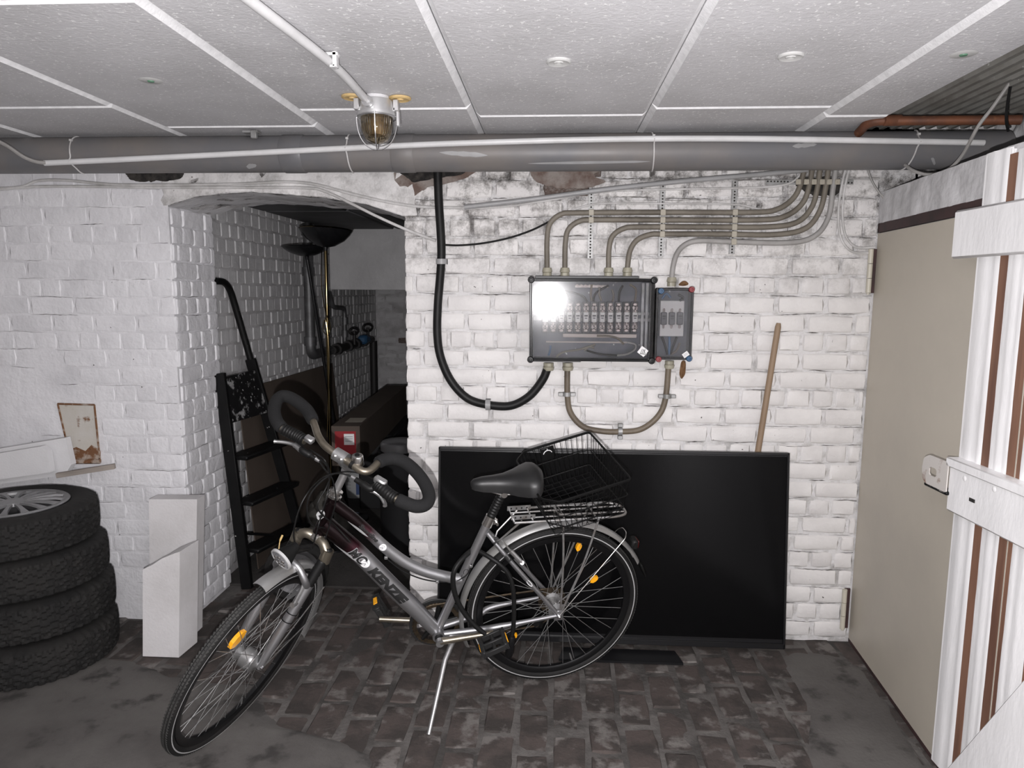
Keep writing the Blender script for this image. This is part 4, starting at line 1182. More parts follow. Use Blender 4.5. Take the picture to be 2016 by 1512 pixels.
# ================================================================ TYRES, BOARDS, BLOCKS ON THE LEFT
M['tyre'] = mat('dusty_tyre_rubber', (.0075, .0072, .007), .85, var=(.014, .013, .012), vscale=6, var2=(.024, .022, .020), v2scale=14, v2lo=.6, v2hi=.75, bump=.001, bscale=90)
M['hubcap'] = mat('grey_hubcap', (.20, .20, .205), .38, var=(.13, .13, .13), vscale=7)
M['rim_dark'] = mat('dark_wheel_rim', (.03, .03, .032), .5)
TC = vec(-2.175, 2.70, 0)
TR, TH = .305, .172
def tyre_mesh(seed):
    prof = [(.195, -.060), (.205, -.074), (.235, -.084), (.268, -.082), (.287, -.072)]
    tz = np.linspace(-.066, .066, 15)
    prof += [(TR - .004 * (abs(z) / .066) ** 3, z) for z in tz]
    prof += [(.287, .072), (.268, .082), (.235, .084), (.205, .074), (.195, .060)]
    i0, i1 = 5, 20
    n = 240
    rnd_ = random.Random(seed)
    def rad(r_, z, a, i):
        if i in (4, i1):                                   # shoulder lugs
            return r_ + (.006 if (int(a / (2 * math.pi) * n) % 5) < 3 else -.002)
        if i0 <= i < i1:
            k = i - i0
            ph = a / (2 * math.pi) * n
            zig = (abs((ph % 8) - 4) - 2) * .45
            kk = k + zig
            g = 0
            for gr in (2.2, 5.2, 8.8, 11.8):
                if abs(kk - gr) < .62: g = -.008
            if k in (0, 1, 13, 14) and (int(ph) % 5) >= 3: g = -.008
            return r_ + g
        return r_
    mb = MB(); mb.lathe(prof, (0, 0, 0), EZ, n, rad=rad)
    return mb.mesh('tyre', M['tyre'], smooth=28)
tms = [tyre_mesh(s_) for s_ in (1, 2)]
labs = ['bottom tyre of the stack of four car tyres', 'second tyre from the floor in the stack of car tyres', 'third tyre from the floor in the stack of car tyres', 'top tyre of the stack with a spoked hubcap']
offs = [(.0, .0), (-.012, .012), (-.022, .0), (-.045, -.01)]
tops = []
for k in range(4):
    z = TH * (k + .5) - .001 * k
    root = thing('car_tyre', labs[k], 'tyre', TC + vec(offs[k][0], offs[k][1], z - TH / 2), group='stacked car tyres')
    o = bpy.data.objects.new('tyre', tms[k % 2]); COL.objects.link(o); o.parent = root
    o.location = (0, 0, TH / 2); o.rotation_euler = (random.uniform(-.012, .012), random.uniform(-.012, .012), k * 1.3)
    tops.append((root, TC + vec(offs[k][0], offs[k][1], z)))
root, tc = tops[3]
mb = MB(); mb.lathe([(.0, .02), (.17, .02), (.192, .040), (.200, .075), (.196, .078), (.188, .05), (.0, .045)], tc, EZ, 40); mb.build('rim', M['rim_dark'], root)
mb = MB(); mb.lathe([(.178, .080), (.196, .083), (.202, .078), (.196, .070), (.176, .070)], tc, EZ, 56, closed_prof=True)
hc = mb.build('hubcap', M['hubcap'], root)
mb = MB(); mb.lathe([(.0, .094), (.03, .094), (.048, .088), (.052, .076), (.0, .076)], tc, EZ, 32); mb.build('hubcap_center', M['hubcap'], hc)
for k in range(16):
    a = 2 * math.pi * k / 16 + .1
    d = vec(math.cos(a), math.sin(a), 0); s_ = vec(-math.sin(a), math.cos(a), 0)
    mb = MB(); rows = []
    for (r_, wd, z) in ((.045, .008, .087), (.10, .0085, .090), (.15, .011, .087), (.183, .018, .081)):
        rows.append([tc + d * r_ + s_ * wd + EZ * (z - .008), tc + d * r_ + s_ * wd * .8 + EZ * z, tc + d * r_ - s_ * wd * .8 + EZ * z, tc + d * r_ - s_ * wd + EZ * (z - .008)])
    mb.grid(rows); mb.build('hubcap_spoke', M['hubcap'], hc, fix=False)

M['foam_white'] = mat('white_foam_board', (.66, .655, .665), .7, var=(.60, .595, .605), vscale=5, bump=.001, bscale=120)
M['ytong'] = mat('aerated_concrete', (.66, .645, .65), .8, var=(.58, .565, .565), vscale=5, bump=.0012, bscale=90, speck=(.28, .24, .22), sscale=45, sthr=.77)
M['old_wood'] = mat('weathered_lath', (.30, .265, .235), .7, var=(.2, .175, .155), vscale=10, aniso=(.2, 1, 1))
Y0 = D - .10
pl = [onY(x, y, Y0) for x, y in [(-60, 893), (128, 862), (140, 915), (128, 935), (-60, 962)]]
mb = MB(); mb.prism([(p[0], p[2]) for p in pl], (0, Y0, 0), EX, EZ, (0, .035, 0))
tag(mb.build('foam_board', M['foam_white'], smooth=0), 'white foam board leaning behind the top tyre', 'board', 'white foam boards behind the tyres')
pl = [onY(x, y, Y0 - .05) for x, y in [(-60, 902), (80, 879), (92, 888), (98, 930), (-60, 952)]]
mb = MB(); mb.prism([(p[0], p[2]) for p in pl], (0, Y0 - .05, 0), EX, EZ, (0, .035, 0))
tag(mb.build('foam_board', M['foam_white'], smooth=0), 'shorter white foam board in front of the other foam board', 'board', 'white foam boards behind the tyres')
a, c = onY(112, 936, Y0 - .02), onY(226, 918, Y0 + .03)
u = nrm(c - a); mb = MB(); mb.box((a + c) / 2, (np.linalg.norm(c - a) / 2, .010, .011), (u, nrm(np.cross(EZ, u)), np.cross(u, nrm(np.cross(EZ, u)))), bev=.001)
lath = mb.build('wood_lath', M['old_wood']); tag(lath, 'short weathered wooden lath behind the top tyre', 'lath')

def block(name, lab, base_px, top_px, Yf, depth, top_shape=None):
    pass
# rear block (taller), front block with a broken top
yb = 2.93
p0, p1, p2, p3 = onY(296, 1238, yb), onY(383, 1240, yb), onY(388, 983, yb), onY(293, 983, yb)
mb = MB(); mb.prism([(p0[0], 0.0), (p1[0], 0.0), (p2[0], p2[2]), (p3[0], p3[2])], (0, yb, 0), EX, EZ, (0, .07, 0))
tag(mb.build('concrete_block', M['ytong'], smooth=0), 'taller white aerated concrete slab against the wall corner', 'block', 'white concrete blocks beside the tyres')
g0 = onZ(281, 1292, 0); yf = g0[1]
P = [(281, 1292), (352, 1293), (354, 1086), (342, 1090), (318, 1100), (300, 1112), (281, 1121)]
pf = [onY(x, y, yf) for x, y in P]
mb = MB(); zz = [(p[0], max(p[2], 0.0)) for p in pf]; zz[0] = (zz[0][0], 0); zz[1] = (zz[1][0], 0)
mb.prism(zz, (0, yf, 0), EX, EZ, (.022, .115, .010))
for i in (7, 8): pass
tag(mb.build('concrete_block', M['ytong'], smooth=0), 'front white aerated concrete block with a broken sloping top', 'block', 'white concrete blocks beside the tyres')

# ================================================================ BICYCLE
WR = .345
def wheel_frame(x, y, a, l):
    hd = vec(math.cos(a), math.sin(a), 0); n = np.cross(EZ, hd)
    u = math.cos(l) * EZ + math.sin(l) * n
    nn = np.cross(hd, u); nn = -nn if nn @ n < 0 else nn
    return vec(x, y, 0) + WR * u, hd, u, nn
cr, hr, ur, nr = wheel_frame(.0039, 2.6785, 3.4198, .1884)
cf, hf, uf, nf = wheel_frame(-1.1679, 2.2366, 4.4425, .4352)
def fp(px, py, l=0.0): return onP(px, py, cr + nr * l, nr)           # in the frame's plane, l metres to its left
def fw(px, py, l=0.0): return onP(px, py, cf + nf * l, nf)           # in the front wheel's plane
def FB(f, u, l=0.0): return cr + hr * f + ur * u + nr * l
def FW(f, u, l=0.0): return cf + hf * f + uf * u + nf * l

M['frame_paint'] = mat('silver_frame_paint', (.37, .37, .38), .40, metal=.9, coat=.2)
def fade_paint():
    m = mat('maroon_to_silver_paint', (.37, .37, .38), .40, metal=.85, coat=.25)
    nt = m.node_tree; N = nt.nodes; L = nt.links
    g = N.new('ShaderNodeNewGeometry'); d = N.new('ShaderNodeVectorMath'); d.operation = 'DOT_PRODUCT'
    dirv = nrm(hr * .8 + ur * .6)
    d.inputs[1].default_value = tuple(dirv); L.new(g.outputs['Position'], d.inputs[0])
    r = N.new('ShaderNodeValToRGB')
    a, c = fp(745, 1105) @ dirv, fp(648, 1022) @ dirv
    mr = N.new('ShaderNodeMapRange'); mr.inputs['From Min'].default_value = a; mr.inputs['From Max'].default_value = c
    L.new(d.outputs['Value'], mr.inputs['Value']); L.new(mr.outputs['Result'], r.inputs['Fac'])
    e = r.color_ramp.elements
    e[0].position = .22; e[0].color = (.37, .37, .38, 1); e[1].position = .60; e[1].color = (.012, .0055, .0065, 1)
    x = e.new(.42); x.color = (.07, .018, .028, 1)
    L.new(r.outputs['Color'], N['Principled BSDF'].inputs['Base Color'])
    return m
M['fade'] = fade_paint()
M['bike_tyre'] = mat('bike_tyre_rubber', (.008, .008, .008), .7, var=(.014, .013, .0125), vscale=12, spec=.35, bump=.0006, bscale=120)
M['tread'] = mat('worn_tread_rubber', (.040, .039, .037), .8, var=(.022, .022, .021), vscale=20, bump=.0012, bscale=70)
M['stripe'] = mat('grey_reflective_stripe', (.40, .40, .40), .4)
M['bike_rim'] = mat('black_rim', (.006, .006, .0065), .35, metal=.2)
M['rim_side'] = mat('brushed_rim_side', (.13, .13, .13), .4, metal=.6)
M['spoke'] = mat('steel_spoke', (.50, .50, .50), .35, metal=.85)
M['chrome'] = mat('worn_chrome', (.62, .61, .59), .2, metal=1.0)
M['satin'] = mat('satin_aluminium', (.46, .46, .46), .38, metal=.85, var=(.36, .36, .36), vscale=20)
M['bronze'] = mat('tarnished_alloy', (.21, .185, .145), .36, metal=.85, var=(.30, .27, .22), vscale=14)
M['foam_grip'] = mat('grey_foam_grip', (.012, .012, .0125), .9, spec=.3, bump=.0008, bscale=140)
M['rubber'] = mat('black_rubber', (.007, .007, .007), .5, spec=.3)
M['leather'] = mat('worn_black_saddle', (.010, .010, .0105), .42, var=(.016, .016, .016), vscale=14)
M['orange'] = mat('orange_reflector', (.95, .42, .01), .25, spec=.9, bump=.0012, bscale=260)
M['gold'] = mat('rusty_chain', (.07, .05, .03), .5, metal=.6, var=(.03, .024, .018), vscale=40)
M['lens'] = mat('headlight_lens', (.35, .35, .37), .2, metal=.6, bump=.003, bscale=140)
M['guard_plastic'] = mat('dull_black_plastic', (.016, .016, .016), .55)
M['red_lens'] = mat('dark_red_lens', (.05, .004, .004), .2)

bike = thing('bicycle', 'silver and maroon bicycle on its kickstand with the front wheel turned', 'bicycle', (cr[0], cr[1] + .05, 0))
def part(mb, name, m, parent=bike, **k): return mb.build(name, M[m], parent, **k)

def ring_prof(R, pts): return [(R + a, b) for a, b in pts]
def make_wheel(name, c, h, u, n, hubm, spokes=36, phase=0.0):
    mb = MB(); k = 16
    prof = [(WR - .0185 + .0185 * math.cos(2 * math.pi * i / k), .0175 * math.sin(2 * math.pi * i / k)) for i in range(k)]
    mb.lathe(prof, c, n, 96, xd=h, closed_prof=True)
    w_ = mb.build(name, M['bike_tyre'], bike, smooth=60)
    # tread blocks
    mb = MB(); nb = 170
    for i in range(nb):
        a = 2 * math.pi * i / nb
        for (z, da, wz) in ((-.008, .0, .0042), (.0, .45, .0030), (.008, .0, .0042)):
            aa = a + da * 2 * math.pi / nb
            d = h * math.cos(aa) + u * math.sin(aa); t_ = -h * math.sin(aa) + u * math.cos(aa)
            rr_ = WR - .0185 + .0185 * math.cos(math.asin(z / .0175)) - .0004
            tw = nrm(t_ + n * (.5 if z > 0 else -.5 if z < 0 else 0))
            mb.box(c + d * (rr_) + n * z, (.0050, wz, .0007), (tw, nrm(np.cross(d, tw)), d))
    o = mb.build('tread', M['tread'], w_, smooth=0)
    o['kind'] = 'stuff'
    for s_ in (-1, 1):
        mb = MB(); mb.lathe([(.3245, s_ * .0168), (.3272, s_ * .0180), (.3295, s_ * .0174), (.327, s_ * .0160)], c, n, 96, xd=h, closed_prof=True)
        mb.build('reflective_stripe', M['stripe'], w_)
    mb = MB(); mb.lathe([(.310, -.0115), (.310, .0115), (.292, .0105), (.286, .006), (.286, -.006), (.292, -.0105)], c, n, 96, xd=h, closed_prof=True)
    mb.build('rim', M['bike_rim'], w_)
    fl = .034; fr_ = .027
    mb = MB()
    mb.lathe(hubm, c, n, 28); hub = mb.build('hub', M['satin'], w_)
    for i in range(spokes):
        side = 1 if i % 2 else -1
        a = 2 * math.pi * (i + .5) / spokes + phase
        b_ = a + (1 if (i // 2) % 2 else -1) * math.radians(62)
        p = c + (h * math.cos(b_) + u * math.sin(b_)) * fr_ + n * side * fl
        q = c + (h * math.cos(a) + u * math.sin(a)) * .288 + n * side * .002
        mb = MB(); mb.tube([p, q], .0011, 5, caps=False)
        mb.build('spoke', M['spoke'], w_)
    a = phase + .4
    d = h * math.cos(-1.9) + u * math.sin(-1.9)
    mb = MB(); mb.tube([c + d * .287, c + d * .262, c + d * .25], [.004, .0035, .0025], 8); mb.build('valve', M['satin'], w_)
    return w_
rear_hub = [(.0, -.062), (.006, -.062), (.008, -.05), (.018, -.045), (.033, -.038), (.033, -.033), (.020, -.028), (.018, .0), (.020, .028), (.033, .033), (.033, .037), (.014, .044), (.009, .058), (.006, .066), (.0, .066)]
front_hub = [(.0, -.052), (.006, -.052), (.014, -.042), (.034, -.037), (.034, -.033), (.028, -.028), (.030, -.022), (.036, -.016), (.036, .010), (.026, .016), (.018, .022), (.030, .033), (.030, .037), (.013, .043), (.006, .054), (.0, .054)]
front_hub = [(a, -b) for a, b in front_hub][::-1]
rear = make_wheel('rear_wheel', cr, hr, ur, nr, rear_hub, phase=.07)
front = make_wheel('front_wheel', cf, hf, uf, nf, [(a, b) for a, b in front_hub], phase=.03)

def reflector(parent, c, n, d, t_, s_=1.0):
    """orange lens held between spokes; d radial, t_ tangential"""
    mb = MB(); P = [(-.030, 0), (-.018, .013), (0, .016), (.018, .013), (.030, 0), (.018, -.013), (0, -.016), (-.018, -.013)]
    mb.prism([(a * s_, b * s_) for a, b in P], c - n * .007, t_, d, n * .014)
    o = mb.build('reflector', M['orange'], parent, smooth=0)
for (px, py) in ((1169, 1140), (1010, 1253), (1139, 1076)):
    p = fp(px, py, .012 if px != 1139 else -.012); v = p - cr; d = nrm(v - nr * (v @ nr)); t_ = np.cross(nr, d)
    reflector(rear, p, nr, t_, d, .62)
p = fw(467, 1258, -.02); v = p - cf; d = nrm(v - nf * (v @ nf)); t_ = np.cross(nf, d)
reflector(front, p, nf, d, t_, 1.2)
# cassette and chain
mb = MB()
for k, R_ in enumerate((.056, .050, .045, .040, .036, .032)):
    mb.lathe([(.016, -.036 - .0038 * k), (R_, -.036 - .0038 * k), (R_, -.0378 - .0038 * k), (.016, -.0378 - .0038 * k)], cr, nr, 40, xd=hr, closed_prof=True, rad=lambda r_, z, a, i: r_ + (.002 * math.cos(a * 20) if r_ > .02 else 0))
mb.build('cassette', M['gold'], rear)

# ---- frame tubes
def tubepx(name, pts, r, m, l=0.0, n=20, k=6, parent=bike):
    P = spline([fp(x, y, l) if len(q_) == 0 else fp(x, y, q_[0]) for (x, y, *q_) in pts], k) if len(pts) > 2 else [fp(x, y, q_[0] if q_ else l) for (x, y, *q_) in pts]
    mb = MB(); mb.tube(P, r, n); return part(mb, name, m, parent)
BB = fp(862, 1243)
headb, headt = fp(627, 1051), fp(657, 978)
sax = nrm(headt - headb)
mb = MB(); mb.tube([headb, headt], .0205, 24); head = part(mb, 'head_tube', 'fade')
mb = MB(); mb.box(headb + (headt - headb) * .42 + nr * .0205 + hr * .006, (.013, .0185, .0006), (np.cross(sax, nr), sax, nr), bev=.0002)
badge_c = fp(631, 1014, .0215)
mb = MB(); mb.prism([(.014 * math.cos(a) * (1.0 if math.sin(a) > -.3 else .8), .019 * math.sin(a)) for a in np.linspace(0, 2 * math.pi, 24, endpoint=False)], badge_c, np.cross(sax, nr), sax, nr * .0008); mb.build('head_badge', M['stripe'], head, smooth=0)
mb = MB(); mb.prism([(.003, -.014), (.010, -.006), (.008, .006), (-.004, .014), (.002, .004), (-.006, -.004)], badge_c + nr * .0009, np.cross(sax, nr), sax, nr * .0005); mb.build('badge_mark', M['ink'], head, smooth=0)
dt_a, dt_b = fp(636, 1030), fp(860, 1243)
dtp = [fp(636, 1028), fp(704, 1087), fp(770, 1153), fp(815, 1196), fp(858, 1240)]
mb = MB(); mb.tube(spline(dtp, 5), [.0315 - .006 * max(0, (i - 14) / 6) for i in range(21)], 28); down = part(mb, 'down_tube', 'fade')
ttp = [(648, 984), (672, 1002), (696, 1021), (725, 1047), (753, 1073), (775, 1091), (800, 1108), (830, 1122), (860, 1131), (892, 1138), (907, 1140)]
TTP = spline([fp(x, y) for x, y in ttp], 5)
mb = MB(); mb.tube(TTP, .0205, 22); top = part(mb, 'top_tube', 'fade')
st = [fp(863, 1236), fp(884, 1172), fp(924, 1099), fp(961, 1028)]
st = [st[0] + (st[3] - st[0]) * q for q in (0, 1)]
mb = MB(); mb.tube(st, .0168, 22); seat_t = part(mb, 'seat_tube', 'frame_paint')
mb = MB(); mb.tube([BB - nr * .036, BB + nr * .036], .0235, 24); part(mb, 'bottom_bracket', 'frame_paint')
ax_l, ax_r = cr + nr * .064, cr - nr * .064
for s_ in (1, -1):
    o_ = cr + nr * .064 * s_
    mb = MB(); mb.tube(spline([BB + nr * .02 * s_, BB + (o_ - BB) * .35 + nr * .022 * s_, BB + (o_ - BB) * .5 + nr * .03 * s_ + ur * .008, o_], 6), [.0125] * 13 + [.011, .010, .009, .0085, .008, .0075], 14); part(mb, 'chain_stay', 'frame_paint')
    top_s = fp(958, 1046) + nr * .012 * s_
    mb = MB(); mb.tube(spline([top_s, top_s + (o_ - top_s) * .3 + nr * .018 * s_, o_], 8), .0088, 14); ss = part(mb, 'seat_stay', 'frame_paint')
    if s_ == 1: seat_stay = ss; SSA, SSB = top_s, o_
    mb = MB(); mb.box(o_ + ur * .0, (.018, .022, .003), (hr, ur, nr), bev=.002); part(mb, 'dropout', 'frame_paint')
    mb = MB(); mb.tube([o_, o_ + nr * .012 * s_], .0095, 6); mb.tube([o_ + nr * .012 * s_, o_ + nr * .02 * s_], .0045, 8); part(mb, 'axle_nut', 'steel')

# ---- lettering wrapped on the tubes
def text_geo(body, size, shear=0.0, bold=0.0, spacing=1.0):
    cu = bpy.data.curves.new('txt', 'FONT'); cu.body = body; cu.size = size; cu.shear = shear; cu.offset = bold; cu.space_character = spacing
    cu.resolution_u = 3
    ob = bpy.data.objects.new('txt', cu); COL.objects.link(ob)
    dg = bpy.context.evaluated_depsgraph_get()
    me = bpy.data.meshes.new_from_object(ob.evaluated_get(dg))
    bpy.data.objects.remove(ob, do_unlink=True)
    bm = bmesh.new(); bm.from_mesh(me)
    for _ in range(3):
        ed = [e for e in bm.edges if e.calc_length() > .007]
        if not ed: break
        bmesh.ops.subdivide_edges(bm, edges=ed, cuts=1)
        bmesh.ops.triangulate(bm, faces=bm.faces)
    vs = [np.array(v.co) for v in bm.verts]
    idx = {v: i for i, v in enumerate(bm.verts)}
    fs = [tuple(idx[v] for v in f.verts) for f in bm.faces]
    bm.free(); bpy.data.meshes.remove(me)
    x0 = min(v[0] for v in vs); x1 = max(v[0] for v in vs); y0 = min(v[1] for v in vs); y1 = max(v[1] for v in vs)
    return vs, fs, x0, x1, y0, y1
def wrap_text(name, body, A, B, r, height, n, material, parent, shear=0.2, bold=0.0, mid=0.0, flip=False, frac=None):
    """text from A to B along a straight tube axis, on the side facing n"""
    u = nrm(B - A); L_ = np.linalg.norm(B - A)
    nn = nrm(n - u * (n @ u)); w_ = np.cross(nn, u)
    vs, fs, x0, x1, y0, y1 = text_geo(body, height * 1.4, shear, bold)
    out = []
    for v in vs:
        x = (v[0] - x0) / (x1 - x0) * L_; y = ((v[1] - y0) / (y1 - y0) - .5) * height + mid
        ph = y / r
        out.append(A + u * x + (nn * math.cos(ph) + w_ * math.sin(ph)) * (r + .0007))
    mb = MB(); mb.add(out, fs)
    return mb.build(name, M[material] if isinstance(material, str) else material, parent, smooth=0, fix=False)
def axis_pt(pts, px, py):
    """nearest point of a tube's centre line to a photo position"""
    q = fp(px, py); best = None
    for i in range(len(pts) - 1):
        a, c = pts[i], pts[i + 1]; t_ = np.clip((q - a) @ (c - a) / ((c - a) @ (c - a)), 0, 1); p = a + (c - a) * t_
        if best is None or np.linalg.norm(p - q) < best[0]: best = (np.linalg.norm(p - q), p)
    return best[1]
DT = [dtp[0], dtp[-1]]
toward = nrm(CAM - (cr + BB) / 2); side_n = nrm(nr * .85 + toward * .3)
wrap_text('lettering_outline', 'MC', axis_pt(dtp, 689, 1075), axis_pt(dtp, 717, 1102), .0313, .040, side_n, 'print_grey', down, .25, .0062)
wrap_text('lettering', 'MC', axis_pt(dtp, 690, 1076), axis_pt(dtp, 716, 1101), .0320, .036, side_n, 'ink', down, .25, .002)
def flash_wedge(pts, r, x0, y0, x1, y1, s0, s1, parent):
    a_, b_ = axis_pt(pts, x0, y0), axis_pt(pts, x1, y1); u = nrm(b_ - a_); nn = nrm(side_n - u * (side_n @ u)); w_ = np.cross(nn, u); rows = []
    for k in range(13):
        t_ = k / 12; hw_ = .006 * math.sin(math.pi * t_) ** .8
        rows.append([a_ + (b_ - a_) * t_ + (nn * math.cos((s0 + (s1 - s0) * t_ + d) / r) + w_ * math.sin((s0 + (s1 - s0) * t_ + d) / r)) * (r + .0008) for d in (-hw_, 0, hw_)])
    mb = MB(); mb.grid(rows); mb.build('flash_decal', M['stripe'], parent, smooth=60, fix=False)
flash_wedge(dtp, .0315, 668, 1055, 715, 1102, -.030, -.012, down)
flash_wedge(TTP, .0206, 690, 1016, 728, 1050, -.017, -.008, top)
wrap_text('lettering', 'KENZIE', axis_pt(dtp, 727, 1112), axis_pt(dtp, 797, 1178), .0314, .037, side_n, 'ink', down, .25, .004)
def logo(px, py, pts, r, R_, parent):
    a = axis_pt(pts, px, py); nn = side_n
    u = nrm(dtp[-1] - dtp[0]); nn = nrm(nn - u * (nn @ u)); w_ = np.cross(nn, u)
    mb = MB(); vs = [a + nn * (r + .0012)]; k = 24
    for i in range(k):
        q = 2 * math.pi * i / k; x, y = R_ * math.cos(q), R_ * math.sin(q)
        ph = y / r; vs.append(a + u * x + (nn * math.cos(ph) + w_ * math.sin(ph)) * (r + .0011))
    mb.add(vs, [(0, 1 + i, 1 + (i + 1) % k) for i in range(k)])
    o = mb.build('logo_disc', M['label'], parent, smooth=0, fix=False)
    mb = MB()
    for (x0, y0, x1, y1, wd) in ((-.5, -.5, .1, .1, .16), (.1, .1, .2, -.5, .14), (-.2, .5, .4, .4, .1), (-.6, .1, -.3, .4, .12)):
        d = nrm([x1 - x0, y1 - y0]); p_ = vec(-d[1], d[0])
        q4 = [np.array([x0, y0]) - p_ * wd / 2, np.array([x1, y1]) - p_ * wd / 2, np.array([x1, y1]) + p_ * wd / 2, np.array([x0, y0]) + p_ * wd / 2]
        mb.add([a + u * q[0] * R_ + (nn * math.cos(q[1] * R_ / r) + w_ * math.sin(q[1] * R_ / r)) * (r + .0017) for q in q4], [(0, 1, 2, 3)])
    mb.build('logo_mark', M['print_grey'], parent, smooth=0, fix=False)
logo(724, 1096, dtp, .0315, .017, down)
logo(753, 1072, TTP, .0205, .0135, top)
wrap_text('lettering', 'Sportline', axis_pt(TTP, 706, 1030), axis_pt(TTP, 741, 1062), .0207, .021, side_n, 'ink', top, .35, .0015, mid=.002)
ssm = SSA + (SSB - SSA) * .3 + nr * .018
wrap_text('lettering', 'Travel', SSA + (ssm - SSA) * .22, SSA + (ssm - SSA) * .98, .0112, .017, side_n, 'ink', seat_stay, .0, .0012)
# swirl mark on the seat tube
mb = MB(); a = st[0] + (st[1] - st[0]) * .52; u = nrm(st[1] - st[0]); nn = nrm(side_n - u * (side_n @ u)); w_ = np.cross(nn, u)
for (cx_, cy_, R_, a0, a1) in ((.018, .0, .012, -1.5, 2.6), (.0, .002, .009, 1.2, 4.6), (-.02, -.002, .006, -1.0, 1.4)):
    pts = []
    for q in np.linspace(a0, a1, 12):
        x, y = cx_ + R_ * math.cos(q), cy_ + R_ * .7 * math.sin(q); pts.append(a + u * x + (nn * math.cos(y / .0168) + w_ * math.sin(y / .0168)) * .0171)
    mb.tube(pts, .0011, 5)
mb.build('swirl_mark', M['ink'], seat_t)
mb = MB(); a = SSA + (SSB - SSA) * .56 + nr * .021; u = nrm(SSB - SSA)
mb.tube([a + u * .016 * math.cos(q) + np.cross(nr, u) * .0055 * math.sin(q) for q in np.linspace(0, 2 * math.pi, 20, endpoint=False)], .0014, 5, closed=True); mb.build('loop_mark', M['label'], seat_stay)

# ---- seat post, clamp, saddle
sp0, sp1 = fp(961, 1028), fp(990, 968)
mb = MB(); mb.tube([sp0 - (sp1 - sp0) * .1, sp0 + (sp1 - sp0) * .2], [.0205, .0195], 20); cl = part(mb, 'seat_clamp', 'chrome')
mb = MB(); mb.box(sp0 - hr * .026, (.010, .006, .010), (hr, nr, ur), bev=.002); mb.tube([sp0 - hr * .03 - nr * .02, sp0 - hr * .03 + nr * .026], .0045, 8); mb.build('clamp_bolt', M['chrome'], cl)
P = [sp0 + (sp1 - sp0) * q for q in np.linspace(.2, .9, 17)]
mb = MB(); mb.tube(P, [.0155 + (.0022 if i % 2 else 0) for i in range(17)], 18); part(mb, 'seat_post_boot', 'rubber')
mb = MB(); mb.tube([sp0 + (sp1 - sp0) * .88, sp1 + (sp1 - sp0) * .12], .0135, 16)
mb.tube([sp1 - nr * .024, sp1 + nr * .03], .011, 14); part(mb, 'saddle_clamp', 'chrome')
# saddle surface: stations from nose to tail, in (forward, left, up) of the frame
sec = [(.345, .012, .556, .020), (.335, .022, .564, .030), (.305, .028, .571, .042), (.265, .032, .574, .048), (.225, .042, .578, .052), (.185, .064, .588, .066), (.152, .088, .597, .070), (.128, .099, .602, .070), (.110, .095, .601, .066), (.096, .074, .595, .052), (.088, .034, .588, .03)]
rows = []
for (f, hw, z, dp) in sec:
    r_ = []
    for i in range(15):
        a = math.pi * i / 14
        x = hw * math.cos(a); s_ = math.sin(a)
        zz = z - dp * (1 - s_ ** .55) - .004 * (1 - abs(x) / hw) * 0
        r_.append(FB(f, zz, x))
    rows.append(r_)
mb = MB(); mb.grid(rows)
k = len(mb.v)
mb.grid([[p - ur * .012 * (1 if 0 < j < 14 else .3) for j, p in enumerate(r_)] for r_ in rows])
c0 = FB(.347, .545, 0); 
mb.add([c0] + rows[0], [(0, i + 1, i + 2) for i in range(14)])
c1 = FB(.086, .572, 0)
mb.add([c1] + rows[-1], [(0, i + 2, i + 1) for i in range(14)])
saddle = part(mb, 'saddle', 'leather', smooth=75)
mb = MB()
for s_ in (-1, 1): mb.tube(spline([FB(.31, .535, .012 * s_), FB(.25, .512, .020 * s_), FB(.20, .508, .022 * s_), FB(.12, .535, .05 * s_)], 6), .0035, 8)
mb.build('saddle_rails', M['chrome'], saddle)

# ---- mudguards
def guard(name, c, h, u, n, R_, a0, a1, w_, m, k=64):
    mb = MB(); rows = []; rows2 = []
    for j in range(k + 1):
        a = math.radians(a0 + (a1 - a0) * j / k); d = h * math.cos(a) + u * math.sin(a)
        r_ = []; r2 = []
        for i in range(9):
            x = (i / 4 - 1)
            rr_ = R_ - .014 * abs(x) ** 2.4
            r_.append(c + d * rr_ + n * x * w_); r2.append(c + d * (rr_ - .0015) + n * x * w_ * .98)
        rows.append(r_); rows2.append(r2)
    mb.grid(rows); mb.grid(rows2); 
    mb.grid([[r_[0] for r_ in rows], [r_[0] for r_ in rows2]]); mb.grid([[r_[-1] for r_ in rows], [r_[-1] for r_ in rows2]]); mb.grid([rows[0], rows2[0]]); mb.grid([rows[-1], rows2[-1]])
    return part(mb, name, m, fix=True, smooth=50)
M['guard'] = mat('silver_mudguard', (.42, .42, .42), .34, metal=.7, var=(.36, .355, .34), vscale=6)
rg = guard('rear_mudguard', cr, hr, ur, nr, .378, -22, 152, .026, 'guard')
mb = MB(); e = cr + (hr * math.cos(math.radians(155)) + ur * math.sin(math.radians(155))) * .372
t_ = -hr * math.sin(math.radians(155)) + ur * math.cos(math.radians(155))
mb.box(e + t_ * .025 - hr * .004, (.030, .022, .004), (t_, nr, np.cross(t_, nr)), bev=.003); mb.build('mud_flap', M['rubber'], rg)
mb = MB(); rl = fp(1247, 1068, .0); mb.box(rl, (.014, .024, .020), (hr, nr, ur), bev=.007); part(mb, 'rear_light', 'rubber')
mb = MB(); mb.box(rl - hr * .013, (.004, .020, .016), (hr, nr, ur), bev=.003); part(mb, 'rear_reflector', 'red_lens')
fa, fb_ = ax_l + nr * .006, fp(1231, 1060, .030)
mb = MB(); mb.tube(fillet([fa, fb_, fb_ + ur * .012 - hr * .012 - nr * .02, fb_ - nr * .06 + ur * .012 - hr * .012, fb_ - nr * .075, ax_r - nr * .006], .012, 4), .0021, 8); part(mb, 'mudguard_stay', 'chrome')

